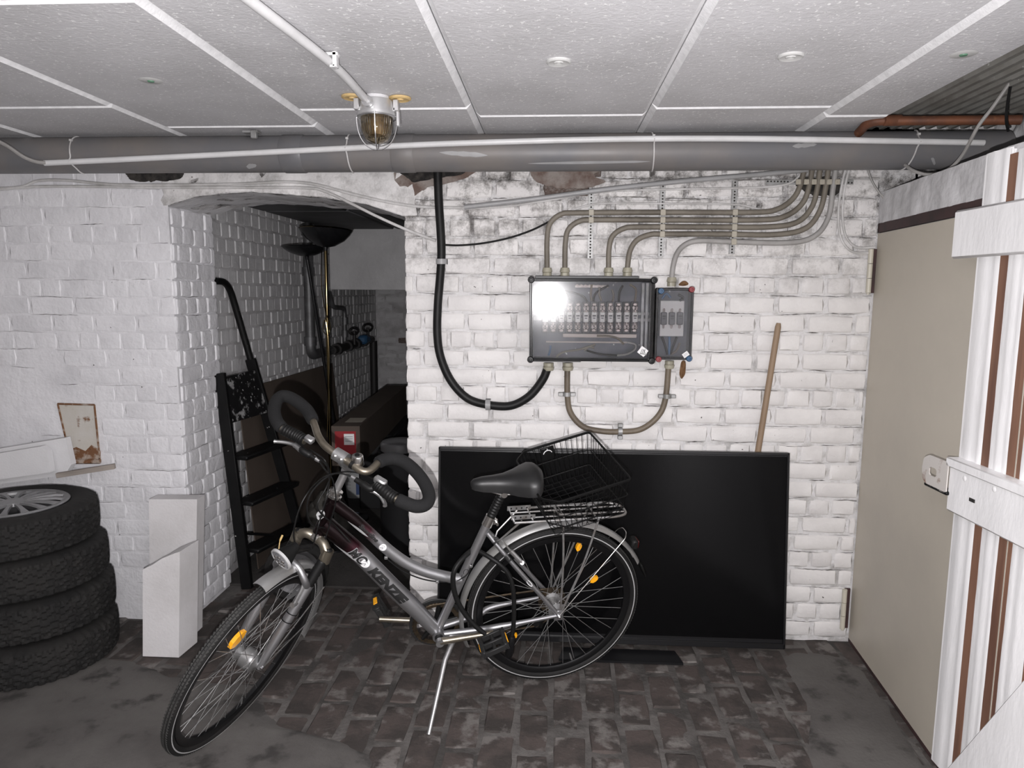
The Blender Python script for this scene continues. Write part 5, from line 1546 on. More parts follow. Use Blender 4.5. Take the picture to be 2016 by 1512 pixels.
# ---- rear rack
M['rack'] = mat('rack_silver', (.40, .40, .40), .4, metal=.8, var=(.28, .26, .24), vscale=30)
mb = MB()
zr = .407
loop = fillet([FB(.19, zr, .052), FB(-.20, zr, .058), FB(-.25, zr - .004, .035), FB(-.25, zr - .004, -.035), FB(-.20, zr, -.058), FB(.19, zr, -.052)], .04, 6)
mb.tube(loop + [loop[0]], .0048, 8, caps=False)
for l in (-.022, .022): mb.tube([FB(.19, zr, l), FB(-.24, zr, l)], .0035, 8)
for f in (.12, .0, -.12): mb.tube([FB(f, zr, -.055), FB(f, zr, .055)], .0035, 8)
rack = part(mb, 'rear_rack', 'rack')
for s_ in (-1, 1):
    mb = MB(); mb.tube(spline([FB(.01, zr, .057 * s_), FB(.0, .25, .066 * s_), FB(-.004, .03, .070 * s_)], 5), .0042, 8); mb.build('rack_strut', M['rack'], rack)
    mb = MB(); mb.tube(spline([FB(-.13, zr, .057 * s_), FB(-.08, .22, .066 * s_), FB(-.012, .03, .070 * s_)], 5), .0042, 8); mb.build('rack_strut', M['rack'], rack)
    mb = MB(); mb.tube([FB(.16, zr, .04 * s_), FB(.235, .33, .03 * s_), FB(.245, .315, .014 * s_)], .0036, 8); mb.build('rack_arm', M['rack'], rack)
    mb = MB(); mb.box(FB(.155, zr + .012, .035 * s_), (.045, .009, .0012), (hr, ur, nr)); mb.build('perforated_plate', M['rack'], rack)
    mb = MB()
    for q in range(4): 
        p = FB(.125 + .02 * q, zr + .012, .035 * s_ + .0014); mb.tube([p, p + nr * .0006], .0036, 8)
    mb.build('plate_holes', M['dark_hole'], rack, smooth=0)
# spring clamp on top
mb = MB(); mb.tube(fillet([FB(-.16, zr + .006, -.03), FB(.02, zr + .012, -.035), FB(.02, zr + .012, .035), FB(-.16, zr + .006, .03)], .015, 5), .0035, 8); mb.build('spring_clamp', M['rack'], rack)

# ---- cranks, chainring, pedals, chain, kickstand
mb = MB(); mb.tube([BB - nr * .06, BB + nr * .055], .0155, 16); part(mb, 'crank_axle', 'rubber')
cc = BB - nr * .047
mb = MB(); mb.lathe([(.076, -.002), (.092, -.002), (.092, .002), (.076, .002)], cc, nr, 84, xd=hr, closed_prof=True, rad=lambda r_, z, a, i: r_ + (.0035 * (1 if math.cos(a * 42) > 0 else -1) if r_ > .08 else 0)); ring = part(mb, 'chainring', 'gold', smooth=20)
mb = MB()
for k in range(5):
    a = 2 * math.pi * k / 5 + .4; d = hr * math.cos(a) + ur * math.sin(a); mb.tube([cc, cc + d * .084], [.013, .008], 8)
mb.build('spider_arms', M['rubber'], ring)
mb = MB(); mb.lathe([(.090, -.014), (.103, -.012), (.105, -.006), (.103, -.004), (.088, -.006)], cc - nr * .002, nr, 60, xd=hr, closed_prof=True); mb.build('chain_guard', M['guard_plastic'], ring)
for s_, q_ in ((1, fp(966, 1247, .078)), (-1, fp(752, 1219, -.088))):
    o_ = BB + nr * .06 * s_
    mb = MB(); u = nrm(q_ - o_); w_ = nrm(np.cross(u, nr))
    mb.tube([o_, o_ + (q_ - o_) * .5, q_ + u * .01], [.0145, .0115, .011], 12, flat=(1, .62) if False else None); ca = part(mb, 'crank_arm', 'bronze')
    mb = MB(); mb.tube([o_ - nr * .004 * s_, o_ + nr * .014 * s_], .0155, 18); mb.build('crank_cap', M['satin'], ca)
    pc = q_ + nr * .055 * s_
    ph, pu = (nrm(hr * .93 - ur * .37), None) if s_ == 1 else (nrm(hr * .45 + ur * .9), None)
    pu = np.cross(nr, ph); pu = pu if pu @ ur > 0 else -pu
    mb = MB(); mb.tube([q_, pc + nr * .045 * s_], .007, 10); ped = part(mb, 'pedal', 'guard_plastic')
    for f in (-.042, .042):
        mb = MB(); mb.box(pc + ph * f, (.006, .046, .013), (ph, nr, pu), bev=.003)
        for q in np.linspace(-.04, .04, 6): mb.box(pc + ph * (f * 1.13) + nr * q, (.004, .004, .015), (ph, nr, pu))
        mb.build('pedal_bar', M['guard_plastic'], ped)
    mb = MB()
    for f in (-.044, .0, .044): mb.box(pc + nr * f, (.040, .005, .011), (ph, nr, pu), bev=.002)
    mb.build('pedal_cage', M['guard_plastic'], ped)
    for f in (-.052, .052):
        mb = MB(); mb.box(pc + ph * f, (.0022, .020, .008), (ph, nr, pu), bev=.001); mb.build('pedal_reflector', M['orange'], ped)
# chain loop
ch = []
rc, rg_ = .088, .046
cg = cr - nr * .047
for a in np.linspace(-100, 95, 20):
    a = math.radians(a); ch.append(cc + (hr * math.cos(a) + ur * math.sin(a)) * rc)
for a in np.linspace(95, 230, 14):
    a = math.radians(a); ch.append(cg + (hr * math.cos(a) + ur * math.sin(a)) * rg_)
ch += [cg + hr * .01 - ur * .10, cg + hr * .05 - ur * .125]
ch2 = []
for i in range(len(ch)):
    a, b_ = ch[i], ch[(i + 1) % len(ch)]; m_ = max(1, int(np.linalg.norm(a - b_) / .0127)); ch2 += [a + (b_ - a) * (q / m_) for q in range(m_)]
mb = MB(); mb.tube(ch2, [.0036 + .0011 * (i % 2) for i in range(len(ch2))], 6, closed=True); part(mb, 'chain', 'gold')
mb = MB(); mb.box(cg - ur * .085 + hr * .02, (.010, .055, .004), (nrm(hr + ur * .4), nrm(ur - hr * .4), nr), bev=.003); mb.lathe([(.0, -.004), (.022, -.004), (.022, .004), (.0, .004)], cg - ur * .055, nr, 14); mb.lathe([(.0, -.004), (.022, -.004), (.022, .004), (.0, .004)], cg - ur * .112 + hr * .045, nr, 14); part(mb, 'derailleur', 'rubber')
k0 = fp(893, 1258, .035); k1 = fp(876, 1300, .10); k2 = onZ(844, 1446, .004)
mb = MB(); mb.tube([k0, k0 + (k1 - k0) * .4, k1, k2 + (k1 - k2) * .06, k2], [.012, .011, .0095, .0078, .008], 12); ks = part(mb, 'kickstand', 'satin')
mb = MB(); mb.box(k0 + ur * .006, (.020, .014, .014), (hr, nr, ur), bev=.004); mb.build('kickstand_bracket', M['satin'], ks)

# ---- front fork and guard
K = fw(620, 1050); gfw = nrm(np.cross(nf, sax)); gfw = gfw if gfw @ hf > 0 else -gfw
mb = MB(); mb.lathe([(.0, .0), (.026, .0), (.027, .010), (.023, .016), (.023, .022), (.0, .022)], headb - sax * .016, sax, 24); part(mb, 'lower_headset', 'chrome')
mb = MB(); mb.lathe([(.0, .0), (.025, .0), (.026, .008), (.021, .012), (.021, .018), (.024, .020), (.024, .026), (.016, .030), (.0, .030)], headt, sax, 24); part(mb, 'upper_headset', 'chrome')
Kc = headb - sax * .025
legs = {}
crown = []
LE = {1: fw(634, 1092, .062), -1: fw(574, 1046, -.062)}
for s_ in (-1, 1): legs[s_] = Kc + nf * .064 * s_ - sax * .012 + gfw * .016
pts = [legs[-1] - sax * .0, Kc - nf * .036 + gfw * .014 + sax * .012, Kc + gfw * .004 + sax * .010, Kc + nf * .036 + gfw * .014 + sax * .012, legs[1]]
mb = MB(); mb.tube(spline(pts, 6), [.019] * 3 + [.0175] * 19 + [.019] * 3, 14)
for s_ in (-1, 1): mb.tube([legs[s_] + sax * .016, legs[s_] - sax * .032], .0205, 18)
crn = part(mb, 'fork_crown', 'bronze')
for s_ in (-1, 1):
    mb = MB(); mb.tube([legs[s_] + sax * .016, legs[s_] + sax * .023], [.014, .011], 12); mb.build('crown_bolt', M['rubber'], crn)
    ax_ = cf + nf * .056 * s_
    d_ = nrm(ax_ - legs[s_]); L_ = np.linalg.norm(ax_ - legs[s_])
    P = [legs[s_] + d_ * q for q in np.linspace(.028, .125, 15)]
    mb = MB(); mb.tube(P, [.0165 + (.002 if i % 2 else 0) for i in range(15)], 16); part(mb, 'fork_boot', 'rubber')
    mb = MB(); mb.tube([legs[s_] + d_ * q for q in (.12, .15, L_ * .75, L_ - .03, L_ + .008)], [.0195, .0185, .0170, .0135, .009], 16); part(mb, 'fork_leg', 'frame_paint')
    mb = MB(); mb.tube([ax_ + nf * .004 * s_, ax_ + nf * .014 * s_], .0095, 6); part(mb, 'axle_nut', 'steel')
    # brake arm
    b0 = legs[s_] + d_ * .185 + gfw * .024; b1 = legs[s_] + d_ * .075 + gfw * .03 - nf * .016 * s_
    mb = MB(); mb.tube([b0, (b0 + b1) / 2 + nf * .006 * s_, b1], [.0075, .0065, .0055], 8); mb.tube([b0 - gfw * .01, b0 + gfw * .014], .0095, 10); mb.box(b0 - nf * .022 * s_ + d_ * -.02, (.007, .005, .024), (nf, gfw, hf)); part(mb, 'brake_arm', 'satin')
# arch brace between the lower legs
e = {s_: legs[s_] + nrm(cf + nf * .056 * s_ - legs[s_]) * .13 for s_ in (-1, 1)}
apx = (e[1] + e[-1]) / 2 + gfw * .04 + sax * .072
mb = MB(); mb.tube(spline([e[-1], e[-1] + gfw * .032 + sax * .035, apx - nf * .022, apx + nf * .022, e[1] + gfw * .032 + sax * .035, e[1]], 6), .0125, 14, flat=None); part(mb, 'fork_brace', 'frame_paint')
fgd = guard('front_mudguard', cf, hf, uf, nf, .372, 74, 196, .027, 'guard')
for s_ in (-1, 1):
    a = math.radians(178); q = cf + (hf * math.cos(a) + uf * math.sin(a)) * .365 + nf * .028 * s_
    mb = MB(); mb.tube([cf + nf * .066 * s_, q], .0022, 6); mb.tube([cf + nf * .066 * s_, cf + (hf * math.cos(2.7) + uf * math.sin(2.7)) * .365 + nf * .028 * s_], .0022, 6); part(mb, 'mudguard_stay', 'rack')
for q in (.30, .34):
    a = legs[1] + (cf + nf * .056 - legs[1]) * (q * 1.75); mb = MB(); dq = nrm(cf - K); x_ = nrm(np.cross(dq, nf))
    mb.tube([a + nf * .0195 * math.cos(z) + x_ * .0195 * math.sin(z) for z in np.linspace(0, 2 * math.pi, 18, endpoint=False)], .0018, 5, closed=True); part(mb, 'cable_tie', 'rubber')
# headlight
hl = fw(556, 1099, .012)
lz = nrm(nrm(CAM - hl) * .56 - RW[:, 0] * .62 - RW[:, 1] * .55)
mb = MB(); mb.lathe([(.0, -.062), (.014, -.058), (.021, -.035), (.035, .0), (.039, .006), (.038, .008), (.0, .004)], hl - lz * .004, lz, 24); hlo = part(mb, 'headlight', 'rubber')
mb = MB(); mb.lathe([(.0, .015), (.014, .0145), (.027, .011), (.0375, .0075), (.0375, .004)], hl, lz, 28); mb.build('headlight_lens', M['lens'], hlo)
mb = MB(); mb.lathe([(.0365, .010), (.041, .009), (.041, .001), (.0365, .0)], hl, lz, 28, closed_prof=True); mb.build('headlight_ring', M['stripe'], hlo)
e1_ = nrm(np.cross(lz, EZ)); e2_ = np.cross(lz, e1_)
for k in range(7):
    a = k * math.pi / 3; rr_ = .0 if k == 6 else .018
    mb = MB(); mb.ball(hl + lz * .0125 + e1_ * rr_ * math.cos(a) + e2_ * rr_ * math.sin(a), .0072, (e1_, e2_, lz), 10, 6, (1, 1, .6)); mb.build('light_diode', M['chrome'], hlo)
mb = MB(); mb.tube(spline([hl - lz * .04, hl - lz * .05 - uf * .02, Kc - sax * .03 + gfw * .02], 6), .006, 8); mb.build('headlight_bracket', M['rubber'], hlo)
mb = MB(); mb.tube(spline([fw(549, 1080, .0), fw(551, 1066, .0), fw(556, 1054, .0)], 5), [.0018] * 6 + [.0032] * 5, 6); mb.build('connector_wire', M['yellowed'], hlo)

# ---- stem and handlebar
q0 = headt + sax * .024; q1 = fp(682, 924)
mb = MB(); mb.tube([q0, q1], .0135, 18); stem = part(mb, 'stem', 'satin')
cl0 = fw(671, 899)
mb = MB(); mb.tube([q1 - sax * .01, q1 + sax * .012, cl0 * .6 + q1 * .4, cl0], [.016, .0185, .0175, .018], 14); mb.tube([cl0 - nf * .023, cl0 + nf * .023], .0225, 18); mb.build('stem_clamp', M['satin'], stem)
mb = MB()
for s_ in (-1, 1): mb.tube([cl0 + nf * .012 * s_ + gfw * .02, cl0 + nf * .012 * s_ + gfw * .03 + sax * .003], .005, 6)
mb.build('clamp_bolt', M['chrome'], stem)
tl = math.radians(-26); bv = math.cos(tl) * gfw + math.sin(tl) * sax; bn = np.cross(nf, bv)
def bp(px, py, o=0.0): return onP(px, py, cl0 + bn * o, bn)
if bn[2] < 0: bn = -bn
Rb = [bp(*p) for p in [(671, 899), (694, 915), (710, 926), (724, 928), (736, 920), (746, 910), (760, 904), (778, 903), (800, 912), (822, 932), (838, 955), (845, 978), (838, 993), (820, 997), (800, 991), (782, 983), (768, 975), (752, 962), (742, 952)]]
Lb = [bp(*p) for p in [(671, 899), (650, 886), (636, 873), (626, 857), (621, 842), (615, 826), (605, 808), (590, 794), (572, 783), (556, 780), (544, 790), (540, 810), (545, 829), (556, 843), (572, 852), (588, 860), (601, 869)]]
RB, LB = spline(Rb, 5), spline(Lb, 5)
mb = MB(); mb.tube(LB[::-1] + RB[1:], .0125, 14); hb_ = part(mb, 'handlebar', 'bronze')
for (P, i0, i1, j0) in ((RB, 24, 76, 76), (LB, 24, 66, 66)):
    mb = MB(); n_ = i1 - i0; mb.tube(P[i0:i1], [.0212 - .003 * (i in (0, n_ - 1)) for i in range(n_)], 18); mb.build('foam_grip', M['foam_grip'], hb_, smooth=60)
    seg = P[j0:]; fine = []
    for i in range(len(seg) - 1): fine += [seg[i], (seg[i] + seg[i + 1]) / 2]
    mb = MB(); mb.tube(fine, [.0195 + (.0014 if i % 3 == 0 else 0) for i in range(len(fine))], 16); mb.build('twist_grip', M['rubber'], hb_)
mb = MB(); c = bp(704, 906, .012); ba_ = nrm([.05, -.36, .9]); mb.tube([c - ba_ * .022, c - ba_ * .02, c + ba_ * .015, c + ba_ * .019, c + ba_ * .020], [.017, .0190, .0190, .0165, .013], 24)
mb.build('bell', M['chrome'], hb_)
mb = MB(); mb.tube([c + ba_ * .019, c + ba_ * .0225], [.009, .008], 14); mb.build('bell_button', M['rubber'], hb_)
mb = MB(); x_ = bp(694, 915); mb.tube([x_ - nf * .006, x_ + nf * .006], .0145, 14); mb.build('bell_strap', M['rubber'], hb_)
# brake levers and shifters
mb = MB(); mb.tube(spline([bp(621, 903, -.03), bp(610, 896, -.028), bp(598, 889, -.025), bp(592, 884, -.025)], 4), [.007] * 4 + [.012] * 6 + [.011] * 3, 10); lv = part(mb, 'lever_bracket', 'rubber')
mb = MB(); mb.tube([bp(617, 900, -.03), bp(629, 908, -.032)], [.0075, .006], 10); mb.build('cable_adjuster', M['satin'], lv)
mb = MB(); mb.tube(spline([bp(592, 886, -.025), bp(580, 876, -.03), bp(562, 871, -.035), bp(540, 869, -.04)], 6), [.009] * 7 + [.0062] * 10 + [.006, .0075], 10); mb.build('brake_lever', M['satin'], lv)
mb = MB(); mb.box(bp(609, 865, .012), (.016, .012, .010), (nf, bv, bn), bev=.004); mb.build('shifter_cap', M['satin'], lv)
mb = MB(); mb.tube(spline([bp(700, 944, -.02), bp(714, 953, -.02), bp(728, 962, -.02), bp(738, 958, -.015)], 4), [.009] * 4 + [.012] * 6 + [.012] * 3, 10); lv = part(mb, 'lever_bracket', 'rubber')
mb = MB(); mb.tube([bp(703, 945, -.02), bp(692, 938, -.02)], [.0075, .006], 10); mb.build('cable_adjuster', M['satin'], lv)
mb = MB(); mb.tube(spline([bp(720, 960, -.025), bp(733, 966, -.03), bp(748, 976, -.035), bp(757, 990, -.04), bp(758, 996, -.04)], 6), [.009] * 7 + [.0065] * 15 + [.006, .006, .0072], 10); mb.build('brake_lever', M['satin'], lv)
mb = MB(); mb.box(bp(749, 947, .014), (.022, .012, .011), (nf, bv, bn), bev=.005); mb.build('shifter_cap', M['satin'], lv)
# cables
cabs = [[bp(629, 908, -.032), fw(640, 925, .03), fp(655, 945, .04), fp(661, 985, .035), fp(650, 1030, .03), fp(640, 1062, .03)],
        [bp(625, 900, -.01), fw(645, 920, .0), fp(648, 950, .0), fp(640, 990, .02), fw(628, 1030, .03), fw(615, 1080, .03)],
        [bp(692, 938, -.02), fw(668, 932, .04), fw(640, 938, .02), fw(610, 965, -.02), fw(590, 1000, -.02), fw(578, 1050, -.01), fw(585, 1085, .0)],
        [bp(735, 943, .0), fw(700, 930, .05), fw(660, 932, .02), fw(625, 955, .0), fw(605, 990, .0), fw(612, 1030, .02), fp(640, 1040, .035)],
        [bp(610, 885, -.01), fw(638, 905, .01), fw(650, 935, .02), fw(642, 960, .02), fw(625, 1000, .03), fp(660, 1035, .036), fp(690, 1068, .036)]]
for P in cabs:
    mb = MB(); mb.tube(spline(P, 7), .0026, 6); part(mb, 'control_cable', 'rubber')
mb = MB(); mb.tube(spline([fp(758, 1097, .016), fp(790, 1122, .014), fp(825, 1138, .014), fp(862, 1145, .014), fp(900, 1143, .018), fp(922, 1128, .016), fp(928, 1110, .016)], 6), .0026, 6); cb = part(mb, 'control_cable', 'rubber')
for (x, y) in ((760, 1098), (861, 1145), (927, 1114)):
    p = fp(x, y, .015); mb = MB(); mb.box(p, (.006, .005, .005), (hr, nr, ur), bev=.001); part(mb, 'cable_stop', 'satin')
# rear brake
mb = MB(); mb.tube([fp(1005, 1084, .045), fp(1028, 1108, .055)], .0085, 8); mb.tube([fp(1028, 1108, .045), fp(1028, 1108, .062)], .008, 10); mb.tube([fp(1005, 1084, .045), fp(985, 1060, .02)], .0035, 6); part(mb, 'rear_brake_arm', 'rack')

# ---- basket on the rack
M['wire'] = mat('black_coated_wire', (.004, .004, .004), .45, spec=.3)
bu = nrm(ur * .969 + hr * .213 + nr * .115); bx_ = -hr * .971 + ur * .224 - nr * .082; bx_ = nrm(bx_ - bu * (bx_ @ bu)); by_ = np.cross(bu, bx_); by_ = by_ if by_ @ nr > 0 else -by_
BC = FB(-.022, .588, -.018); BL_, BW_ = .325, .365
bask = thing('wire_basket', 'black wire basket mounted on the rear rack of the bicycle', 'basket', BC - bu * .18)
def bpnt(x, y, z): return BC + bx_ * x + by_ * y + bu * z
def rect(hx, hy, z, cut): return fillet([bpnt(-hx, 0, z), bpnt(-hx, -hy + cut, z), bpnt(-hx + cut, -hy, z), bpnt(hx, -hy, z), bpnt(hx, hy, z), bpnt(-hx + cut, hy, z), bpnt(-hx, hy - cut, z), bpnt(-hx, 0, z)], .014, 4)
hx, hy = BL_ / 2, BW_ / 2
zb = -.165
lv_ = [(0, 1.0, .0034), (-.006, 1.0, .002), (-.075, .94, .0022), (-.075 * 1.8, .86, .0022)]
for (z, k, r_) in lv_:
    mb = MB(); P = rect(hx * k, hy * k, z, .05); mb.tube(P[:-1], r_, 6, closed=True); mb.build('rim_wire', M['wire'], bask)
tp, bt = rect(hx, hy, 0, .05), rect(hx * .82, hy * .82, zb, .045)
def resamp(P, n):
    P = [np.asarray(p) for p in P]; d = [0]
    for i in range(len(P) - 1): d.append(d[-1] + np.linalg.norm(P[i + 1] - P[i]))
    return [np.array([np.interp(s_, d, [p[j] for p in P]) for j in range(3)]) for s_ in np.linspace(0, d[-1], n, endpoint=False)]
n_ = 56
for a, c in zip(resamp(tp, n_), resamp(bt, n_)):
    mb = MB(); mb.tube(fillet([a, c + (a - c) * .12, c + (BC + bu * zb - c) * .06], .01, 3), .00135, 4, caps=False); mb.build('side_wire', M['wire'], bask)
for k in range(9):
    x = hx * .82 * (k / 4 - 1) * .98; mb = MB(); mb.tube([bpnt(x, -hy * .82, zb), bpnt(x, hy * .82, zb)], .00135, 4); mb.build('floor_wire', M['wire'], bask)
for k in range(11):
    y = hy * .82 * (k / 5 - 1) * .98; mb = MB(); mb.tube([bpnt(-hx * .82, y, zb), bpnt(hx * .82, y, zb)], .00135, 4); mb.build('floor_wire', M['wire'], bask)
mb = MB(); mb.box(bpnt(-.025, -hy + .012, -.035), (.028, .004, .030), (bx_, by_, bu), bev=.003); pl_ = mb.build('name_plate', M['wire'], bask)
mb = MB(); mb.tube([bpnt(-.025 + .018 * math.cos(a), -hy + .017, -.035 + .018 * math.sin(a)) for a in np.linspace(.3, 2.84, 12)], .0018, 6); mb.tube([bpnt(-.025, -hy + .017, -.014), bpnt(-.025, -hy + .017, -.010)], .0018, 6); mb.build('plate_mark', M['label'], bask)
# ---- cable lock hanging on the frame
P = spline([fp(936, 1078, -.02), fp(912, 1098, .02), fp(895, 1122, .045), fp(892, 1148, .05), fp(900, 1182, .055), fp(920, 1215, .062), fp(948, 1243, .075), (fp(985, 1266, .09)), fp(1003, 1277, .09)], 7)
lock = thing('cable_lock', 'thick black cable lock hanging over the seat tube and rear wheel', 'lock', fp(1003, 1290, .09))
mb = MB(); mb.tube(P, .0095, 12); mb.build('lock_cable', M['rubber'], lock)
P = spline([fp(1004, 1262, .09), fp(1010, 1240, .085), fp(1012, 1200, .075), fp(1010, 1160, .068), fp(1002, 1132, .06), fp(985, 1112, .05), fp(965, 1098, .03), fp(945, 1086, .0), fp(936, 1078, -.02)], 7)
mb = MB(); mb.tube(P, .0085, 12); mb.build('lock_cable', M['rubber'], lock)
mb = MB(); a, c = fp(1008, 1252, .09), fp(1001, 1292, .09); mb.tube([a, a + (c - a) * .1, c + (a - c) * .1, c], [.010, .0145, .0155, .012], 16); mb.build('lock_body', M['black_plastic'], lock)

# ================================================================ THINGS IN THE ALCOVE
M['ladder'] = mat('black_painted_ladder', (.004, .004, .0043), .5, var=(.007, .007, .007), vscale=9, spec=.25, speck=(.45, .45, .44), sscale=26, sthr=.735)
M['cardboard'] = mat('brown_cardboard', (.085, .066, .053), .8, var=(.072, .055, .044), vscale=4)
M['brass'] = mat('polished_brass', (.13, .10, .05), .12, metal=1.0)
M['lamp_black'] = mat('black_lamp_enamel', (.008, .008, .009), .25)
M['galv'] = mat('dull_galvanised_pipe', (.16, .16, .165), .5, metal=.6, var=(.10, .10, .10), vscale=12)
M['iron'] = mat('dark_iron_pipe', (.028, .026, .026), .55, metal=.3)
M['red_label'] = mat('red_sticker', (.28, .012, .018), .5)
M['grey_can'] = mat('grey_enamel', (.16, .16, .165), .4)
M['canister'] = mat('milky_plastic', (.42, .43, .43), .4)
M['blue_label'] = mat('blue_sticker', (.05, .085, .20), .5)
M['sack'] = mat('grey_cloth_sack', (.10, .095, .085), .9, var=(.05, .047, .042), vscale=9, bump=.004, bscale=30)
M['wheel_grey'] = mat('grey_wheel_disc', (.15, .15, .155), .5, var=(.11, .11, .11), vscale=10)

# ---- stepladder
yl_ = 3.42
lb_ = onZ(487, 1158, 0.0); yn = lb_[1]; yfz = yn + .40
t = thing('stepladder', 'black paint-splashed stepladder leaning in the alcove', 'ladder', lb_)
l_top = onY(432, 722, yn + .02)
ltip = vec(max(l_top[0], XA0 + .035), yn + .03, l_top[2])
def stile(a, c, name, w_=.017, d_=.03):
    u = nrm(c - a); s_ = nrm(np.cross(EY, u)); n_ = np.cross(u, s_)
    mb = MB(); mb.box((a + c) / 2, (np.linalg.norm(c - a) / 2, w_, d_), (u, s_, n_), bev=.003); return mb.build(name, M['ladder'], t)
stile(vec(lb_[0], yn, .0), onY(432, 735, yn), 'stile', .029, .013)
r_b = onZ(612, 1105, 0.0); yr = onX(541, 896, -1.50)[1]
yr = 3.90
rb0 = onY(604, 1108, yr); rb0[2] = .0
rt = onY(493, 707, 3.75)
stile(rb0, rt, 'stile', .028, .012)
# hand hoop bending back to the near side
mb = MB(); mb.tube(spline([rt, onY(478, 655, 3.72), onY(462, 600, 3.68), onY(452, 570, 3.64), onY(441, 556, 3.58), onY(424, 553, 3.50)], 6), .0175, 12); mb.build('hand_hoop', M['ladder'], t)
lq = vec(lb_[0], yn, 0.0); lt2 = onY(432, 735, yn)
def on_l(z): return lq + (lt2 - lq) * (z / lt2[2])
def on_r(z): return rb0 + (rt - rb0) * (z / rt[2])
for k, (pxl, pyl) in enumerate([(492, 1085), (474, 992), (462, 902)]):
    zl = onY(pxl, pyl, yn)[2]
    a, c = on_l(zl), on_r(zl)
    u = nrm(c - a); mb = MB()
    mb.box((a + c) / 2 + EX * .035, (np.linalg.norm(c - a) / 2 - .005, .055, .012), (u, nrm(np.cross(EZ, u)), EZ), bev=.006); mb.build('step', M['ladder'], t)
za = lt2[2]; a, c = on_l(za - .02), on_r(za - .02); a2, c2 = on_l(za - .26), on_r(za - .26)
mb = MB(); rows = [[a + EX * .012, c + EX * .012], [a2 + EX * .012, c2 + EX * .012]]
nv = nrm(np.cross(c - a, a2 - a)); nv = nv if nv[0] > 0 else -nv
mb.add([a, c, c2, a2, a + nv * .02, c + nv * .02, c2 + nv * .02, a2 + nv * .02], [(0, 1, 2, 3), (4, 7, 6, 5), (0, 4, 5, 1), (1, 5, 6, 2), (2, 6, 7, 3), (3, 7, 4, 0)])
M['splash'] = mat('splashed_platform', (.007, .007, .0075), .45, var=(.30, .30, .30), vscale=20, vlo=.56, vhi=.66, speck=(.45, .45, .45), sscale=60, sthr=.68)
mb.build('folded_platform', M['splash'], t, smooth=0)
mb = MB(); s0, s1 = on_l(.12) - EX * .06, on_r(.30) - EX * .06
mb.tube([on_l(.30) + EX * .01, on_r(.12) + EX * .01], .007, 8); mb.build('cross_bar', M['ladder'], t)

# ---- large cardboard sheet on the alcove wall
XS = XI + .05
q = [onX(512, 756, XS), onX(653, 715, XS + .01), onX(667, 1000, XS + .12), onX(512, 1000, XS + .06)]
t0, t1 = q[0], q[1]
mb = MB(); y0, y1 = t0[1] - .30, t1[1]
zt0 = t0[2] + (t0[2] - t1[2]) / (t1[1] - t0[1]) * .30
vs = [vec(XS, y0, zt0), vec(XS + .01, y1, t1[2]), vec(XS + .08, y1 + .05, 0.012), vec(XS + .07, y0, 0.012)]
off = vec(.006, 0, 0)
mb.add(vs + [v + off for v in vs], [(0, 1, 2, 3), (4, 7, 6, 5), (0, 4, 5, 1), (1, 5, 6, 2), (2, 6, 7, 3), (3, 7, 4, 0)])
tag(mb.build('cardboard_sheet', M['cardboard'], smooth=0), 'large brown cardboard sheet leaning on the alcove wall', 'cardboard')

# ---- two uplighter floor lamps
def uplighter(lab, base, top, bowl_r, m_pole, m_bowl, bowl_h, group='uplighter floor lamps in the alcove', pr=.0105, axis=None):
    t = thing('floor_lamp', lab, 'lamp', base, group)
    u = nrm(top - base)
    mb = MB(); mb.lathe([(.0, .0), (.13, .0), (.132, .008), (.125, .018), (.03, .028), (.014, .04), (.0, .04)], base, EZ, 32); mb.build('base', M[m_bowl], t)
    P = [base + (top - base) * k for k in (.015, .33, .3305, .66, .6605, 1.0)]
    mb = MB(); mb.tube([P[0], P[5]], pr, 16); po = mb.build('pole', M[m_pole], t)
    mb = MB(); mb.tube([P[1], P[1] + u * .012], pr + .002, 16); mb.build('pole_joint', M['brass'], po)
    ax_ = u if axis is None else axis
    mb = MB()
    prof = [(.010, -.02), (.014, .0), (bowl_r * .35, bowl_h * .10), (bowl_r * .7, bowl_h * .42), (bowl_r * .9, bowl_h * .75), (bowl_r, bowl_h), (bowl_r - .004, bowl_h), (bowl_r * .88, bowl_h * .78), (bowl_r * .68, bowl_h * .48), (bowl_r * .33, bowl_h * .18), (.0, bowl_h * .12)]
    mb.lathe(prof, top, ax_, 40); mb.build('bowl_shade', M[m_bowl], t)
    mb = MB(); mb.lathe([(bowl_r - .002, bowl_h - .004), (bowl_r + .003, bowl_h), (bowl_r - .002, bowl_h + .004)], top, ax_, 40, closed_prof=True); mb.build('shade_rim', M['brass'] if m_pole == 'brass' else M[m_bowl], t)
    return t
Y1 = 4.05
b1_, t1_ = onY(655, 1080, Y1), onY(641, 487, Y1); b1_[2] = .0
uplighter('brass uplighter floor lamp with a black bowl shade', b1_, t1_, .152, 'brass', 'lamp_black', .10, axis=nrm([.03, .05, 1]))
Y2 = 4.25
b2_, t2_ = onY(668, 1060, Y2), onY(604, 505, Y2); b2_[2] = .0; b2_ = b2_ + vec(-.02, .30, 0)
uplighter('black uplighter floor lamp leaning beside the brass lamp', b2_, t2_, .145, 'lamp_black', 'lamp_black', .062, axis=nrm([-.02, -.03, 1]))
mb = MB(); mb.tube(spline([t1_ + vec(-.03, .02, -.02), onY(633, 560, Y1 - .02), onY(640, 610, Y1 - .02), onY(650, 640, Y1 - .02), onY(646, 660, Y1 - .02), onY(636, 650, Y1 - .02), onY(641, 630, Y1 - .02), onY(648, 700, Y1 - .02), onY(646, 800, Y1 - .02), onY(644, 860, Y1 - .02)], 6), .0028, 6)
tag(mb.build('lamp_flex', M['brass']), 'thin flex hanging in a knot along the brass lamp pole', 'cable')

